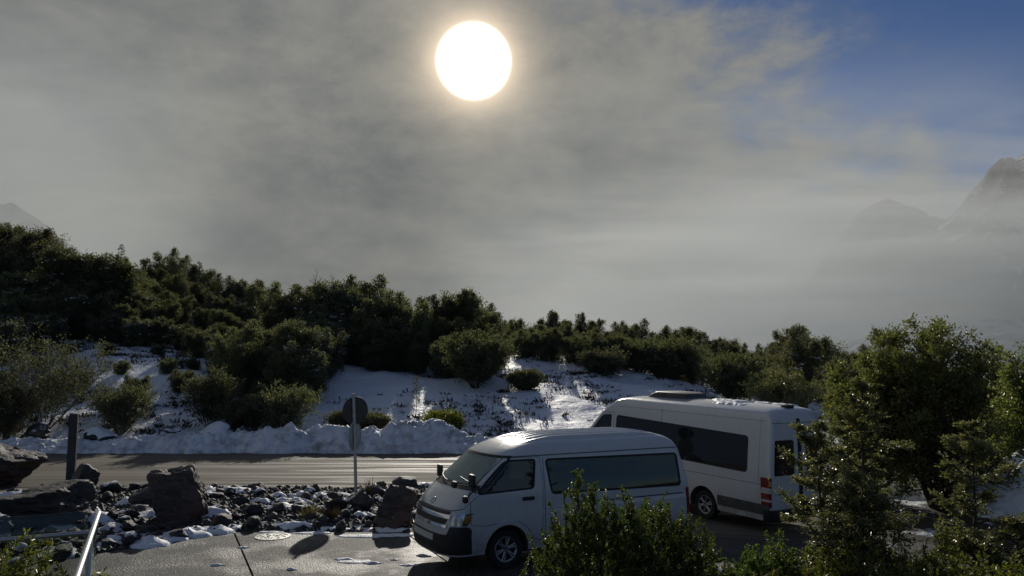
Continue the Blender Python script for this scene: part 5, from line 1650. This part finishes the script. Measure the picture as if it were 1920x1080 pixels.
def beech(seed, H, R_, nb, leaf, nl, sub, stems=1, t0=.12, shp=None, lean=.3, r0=.045, spread=.05):
    def f():
        V = Veg(seed)
        for j in range(stems):
            a = 2.1 * j + .4
            grow(V, (.1 * j * math.cos(a), .1 * j * math.sin(a), 0), H * (1 - .17 * j), r0 * (1 - .2 * j), R_, nb, t0, shp or (lambda q: (1 - .72 * q) * (.75 + .25 * math.sin(q * 19))), (42, 4), sub, nl, leaf, spread, flat=.8, lean=(lean * math.cos(a), lean * math.sin(a)), droop=.015)
        return V
    return f
near('beech_tree', beech(921, 3.45, 1.0, 44, (.050, .032), 32, 12, 3, .08, None, .25), 1580, 9.8, M_leaf_beech, M_bark, 'slender tree with layered branches standing before the rear of the tall van', 'tree', 'trunk', 'crown')
near('beech_tree', beech(922, 2.95, .85, 40, (.050, .032), 34, 12, 1, .10, None, .15), 1795, 10.6, M_leaf_beech, M_bark, 'young pointed tree with layered branches in front of the big round tree', 'tree', 'trunk', 'crown')
near('beech_tree', beech(923, 1.75, .75, 26, (.050, .032), 34, 11, 2, .08), 1862, 10.2, M_leaf_beech, M_bark, 'low layered young tree at the right, beside the pointed one', 'tree', 'trunk', 'crown')
def roundtree(seed, H, W, stems, nb, leaf, nl, sub, t0=.14, hr=(.66, .9)):
    def f():
        V = Veg(seed)
        for j in range(stems):
            a = 6.283 * j / stems + .3; q = 0 if j == 0 else 1
            hh = H * (1.0 if j == 0 else V.r.uniform(*hr))
            grow(V, (.15 * q * math.cos(a), .15 * q * math.sin(a), 0), hh, .075, W * .40, nb, t0, lambda t: (1 - .5 * t) * (.72 + .28 * math.sin(t * 15)), (58, 12), sub, nl, leaf, .10, lean=(W * .30 * q * math.cos(a), W * .30 * q * math.sin(a)))
        return V
    return f
near('round_tree', roundtree(931, 4.30, 3.8, 9, 28, (.092, .050), 32, 9, .14, (.78, 1.02)), 1742, 20.5, M_leaf_green, M_bark, 'big round bright green tree right of the tall van', 'tree', 'trunk', 'crown')
near('round_tree', roundtree(932, 3.7, 2.8, 6, 22, (.092, .052), 34, 8), 1628, 21.5, M_leaf_green, M_bark, 'smaller green tree leaning out on the left side of the big round one', 'tree', 'trunk', 'crown')
near('round_tree', roundtree(933, 4.7, 2.4, 5, 20, (.075, .042), 34, 9, .50), 1990, 15.5, M_leaf_green, M_bark, 'bright green tree cut off by the right edge of the view', 'tree', 'trunk', 'crown')
near('round_tree', roundtree(934, 3.5, 2.8, 6, 20, (.11, .06), 30, 8), 1868, 26, M_leaf_forest, M_bark, 'dark tree in the gap between the two bright green trees', 'tree', 'trunk', 'crown')
near('round_tree', roundtree(935, 3.6, 3.2, 6, 20, (.13, .07), 26, 8), 1600, 36, M_leaf_forest, M_bark, 'dark tree just behind the marker pole', 'tree', 'trunk', 'crown')

for px, d, k_, h_, lab in ((1800, 44, 0, 3.6, 'round dark tree beyond the road behind the big bright tree'), (1880, 40, 1, 3.4, 'dark tree beyond the road at the right edge'), (1700, 47, 3, 3.8, 'open dark tree beyond the road left of the big bright tree'), (1960, 46, 0, 3.8, 'dark tree beyond the road just outside the right edge'), (2120, 50, 3, 4.0, 'dark tree beyond the road farther out to the right')):
    forest_tree(k_, px, d, h_, lab, 'dark trees beyond the road at the right')
# ploughed heap of snow at the right edge, and the snow strip by the trees
def heap(cx, cy, rx, ry, h, seed, name, label):
    n = 70
    XX, YY = np.meshgrid(np.linspace(-1, 1, n), np.linspace(-1, 1, n), indexing='ij')
    rr = np.hypot(XX, YY) * (1 + .18 * fbm(XX * 2, YY * 2, oct=3, seed=seed))
    ZZ = h * np.clip(1 - rr ** 2.4, -.15, 1) * (1 + .35 * fbm(XX * 3, YY * 3, oct=4, seed=seed + 1)) + .10 * np.abs(fbm(XX * 7, YY * 7, oct=3, seed=seed + 2)) * (rr < .95)
    i = np.arange(XX.size).reshape(XX.shape)
    FF = np.stack([i[:-1, :-1].ravel(), i[1:, :-1].ravel(), i[1:, 1:].ravel(), i[:-1, 1:].ravel()], 1)
    FF = FF[(ZZ.ravel()[FF].max(1) > -.10 * h)]
    used, inv = np.unique(FF, return_inverse=True)
    VV = np.stack([XX.ravel() * rx, YY.ravel() * ry, ZZ.ravel()], 1)[used]
    o = obj(name, np_mesh(name, VV, inv.reshape(-1, 4), M_snowdirty, smooth=True), None, (cx, cy, float(gz(cx, cy)) - .02))
    return tag(o, label, 'snow', kind='stuff')
heap(13.9, 19.9, 2.7, 1.6, 1.55, 41, 'snow_heap', 'heap of dirty ploughed snow at the right edge of the view')
heap(10.6, 22.4, 1.7, .7, .22, 42, 'snow_heap', 'low strip of snow along the road edge behind the layered tree')

# ------------------------------------------------------------------ far mountains
def rock_snow_mat(name, snowlvl):
    m, N = material(name)
    tco = N.n('ShaderNodeTexCoord').outputs['Object']
    g = N.n('ShaderNodeNewGeometry')
    nz = N.n('ShaderNodeSeparateXYZ', ins={0: g.outputs['Normal']}).outputs[2]
    n1 = N.noise(tco, .011, 10, .68)
    n2 = N.noise(N.n('ShaderNodeMapping', ins={0: tco, 3: (1, 1, .35)}).outputs[0], .03, 8, .65)
    f = N.smooth(N.math('ADD', N.math('ADD', N.math('MULTIPLY', nz, .35), N.math('MULTIPLY', n1, .5)), N.math('MULTIPLY', n2, .45)), .70 - snowlvl, .76 - snowlvl)
    col = N.mix(f, c3(.035, .040, .048), c3(.70, .74, .80))
    p = N.n('ShaderNodeBsdfPrincipled', ins={'Base Color': col, 'Roughness': .85, 'Specular IOR Level': .2})
    b = N.n('ShaderNodeBump', ins={'Height': n2, 'Strength': .8, 'Distance': 25.0}); N.set(p, 'Normal', b)
    N.n('ShaderNodeOutputMaterial', ins={0: p})
    return m
M_mtn = rock_snow_mat('snowy_rock', -.05)
M_mtn2 = rock_snow_mat('dark_snowy_rock', -.20)
def mountain(ridge, D, depth, seed, mat, label, rough=.30):
    """ridge: (px, py) of the crest seen from the road; the slope falls towards us and behind"""
    pxs, pys = zip(*ridge)
    n = 150; m = 70
    u = np.linspace(pxs[0], pxs[-1], n); t = np.linspace(-1, 1, m)
    crest = np.array([z_at(p, D) for p in np.interp(u, pxs, pys)])
    UU, TT = np.meshgrid(u, t, indexing='ij')
    dd = D + TT * depth
    XX = (UU - 960) / FPX * D * (1 + 0 * TT); YY = dd
    fall = 1 - np.abs(TT) ** 1.1
    rid = 1 - 2 * np.abs(fbm(XX / (D * .10), YY / (D * .10), oct=6, seed=seed, gain=.55))
    ZZ = crest[:, None] * fall + rough * crest[:, None].max() * (rid - .6) * np.clip(1.2 - fall, 0, 1) * np.clip(fall * 3, 0, 1) 
    ZZ = np.maximum(ZZ, -30) 
    ZZ[:, 0] = -40; ZZ[:, -1] = -40; ZZ[0, :] = np.minimum(ZZ[0, :], ZZ[0, :])
    i = np.arange(XX.size).reshape(XX.shape)
    FF = np.stack([i[:-1, :-1].ravel(), i[1:, :-1].ravel(), i[1:, 1:].ravel(), i[:-1, 1:].ravel()], 1)
    o = obj('mountain', np_mesh('mountain', np.stack([XX.ravel(), YY.ravel(), ZZ.ravel()], 1), FF, mat, smooth=True))
    return tag(o, label, kind='structure')
mountain([(1690, 700), (1715, 560), (1745, 468), (1800, 400), (1850, 345), (1885, 312), (1920, 290), (2000, 225), (2150, 150), (2400, 260), (2700, 560)], 2600, 900, 5, M_mtn, 'steep snowy mountain at the right, half in cloud')
mountain([(1570, 700), (1592, 520), (1608, 428), (1622, 402), (1648, 384), (1672, 378), (1690, 388), (1735, 408), (1800, 440), (1900, 560), (2000, 700)], 3100, 1300, 8, M_mtn2, 'dim rocky peak behind the mountain at the right, deep in cloud')
mountain([(1540, 672), (1590, 645), (1625, 632), (1650, 622), (1690, 628), (1740, 612), (1800, 606), (1850, 600), (1900, 600), (2000, 570), (2200, 640)], 1900, 500, 11, M_mtn, 'low snowy foothills across the valley')
mountain([(-900, 690), (-600, 100), (-350, 180), (-150, 300), (0, 382), (60, 425), (110, 462), (200, 540), (330, 660)], 1500, 600, 14, M_mtn2, 'dim dark mountainside at the left, fading into cloud')

# ------------------------------------------------------------------ cloud lying on the mountains
def cloud(name, c, size, label, dens, prof, seed, nscale=(2.2, 2.2, 5.0), thr=(.42, .66), floor=.12, ew=.32, col=(.84, .87, .86)):
    m, N = material(name)
    tco = N.n('ShaderNodeTexCoord').outputs['Generated']
    x, y, z = N.n('ShaderNodeSeparateXYZ', ins={0: tco}).outputs
    def edge(v, w): return N.math('MULTIPLY', N.smooth(v, 0.0, w), N.smooth(v, 1.0, 1 - w))
    e = N.math('MULTIPLY', N.math('MULTIPLY', edge(x, ew), edge(y, .3)), N.math('MULTIPLY', N.smooth(z, 0.0, .10), N.smooth(z, 1.0, .72)))
    nz = N.noise(N.n('ShaderNodeMapping', ins={0: tco, 1: (seed, seed * .7, 0), 3: nscale}).outputs[0], 1.0, 7, .62, .5)
    cr = N.n('ShaderNodeValToRGB', ins={0: z})
    el = cr.color_ramp.elements
    el[0].position, el[1].position = prof[0][0], prof[-1][0]
    el[0].color = c3(*[prof[0][1]] * 3); el[1].color = c3(*[prof[-1][1]] * 3)
    for p, v in prof[1:-1]:
        k = el.new(p); k.color = c3(v, v, v)
    d = N.math('MULTIPLY', N.math('ADD', N.smooth(nz, *thr), floor), N.math('MULTIPLY', cr.outputs[0], dens))
    d = N.math('MULTIPLY', d, e)
    v = N.n('ShaderNodeVolumePrincipled', ins={'Color': c3(*col), 'Density': d, 'Anisotropy': 0.25})
    N.n('ShaderNodeOutputMaterial', ins={1: v})
    mb = MB(); mb.box((0, 0, 0), size)
    o = mb.build(name, m, None, smooth=False, loc=c)
    return tag(o, label, kind='stuff')
cloud('cloud', (1150, 1250, 255), (2700, 620, 600), 'torn grey cloud lying across the foot of the mountain at the right', .0072, [(0, .12), (.08, .30), (.17, 1.0), (.42, .85), (.56, .22), (1, .06)], 3.0, floor=.10, thr=(.44, .58), nscale=(4.0, 2.2, 6.0), ew=.25)
cloud('cloud', (1650, 2150, 420), (2700, 700, 760), 'grey cloud behind the steep mountain, round the dim peak', .0042, [(0, .8), (.42, 1.0), (.60, .4), (1, .1)], 5.0, floor=.18, thr=(.44, .62), ew=.25)
cloud('cloud', (-1050, 950, 200), (1500, 420, 520), 'grey cloud hiding the mountainside at the left', .0075, [(0, .5), (.2, 1), (.7, 1.0), (1, .6)], 9.0, floor=.30, ew=.35, col=(.80, .84, .83))
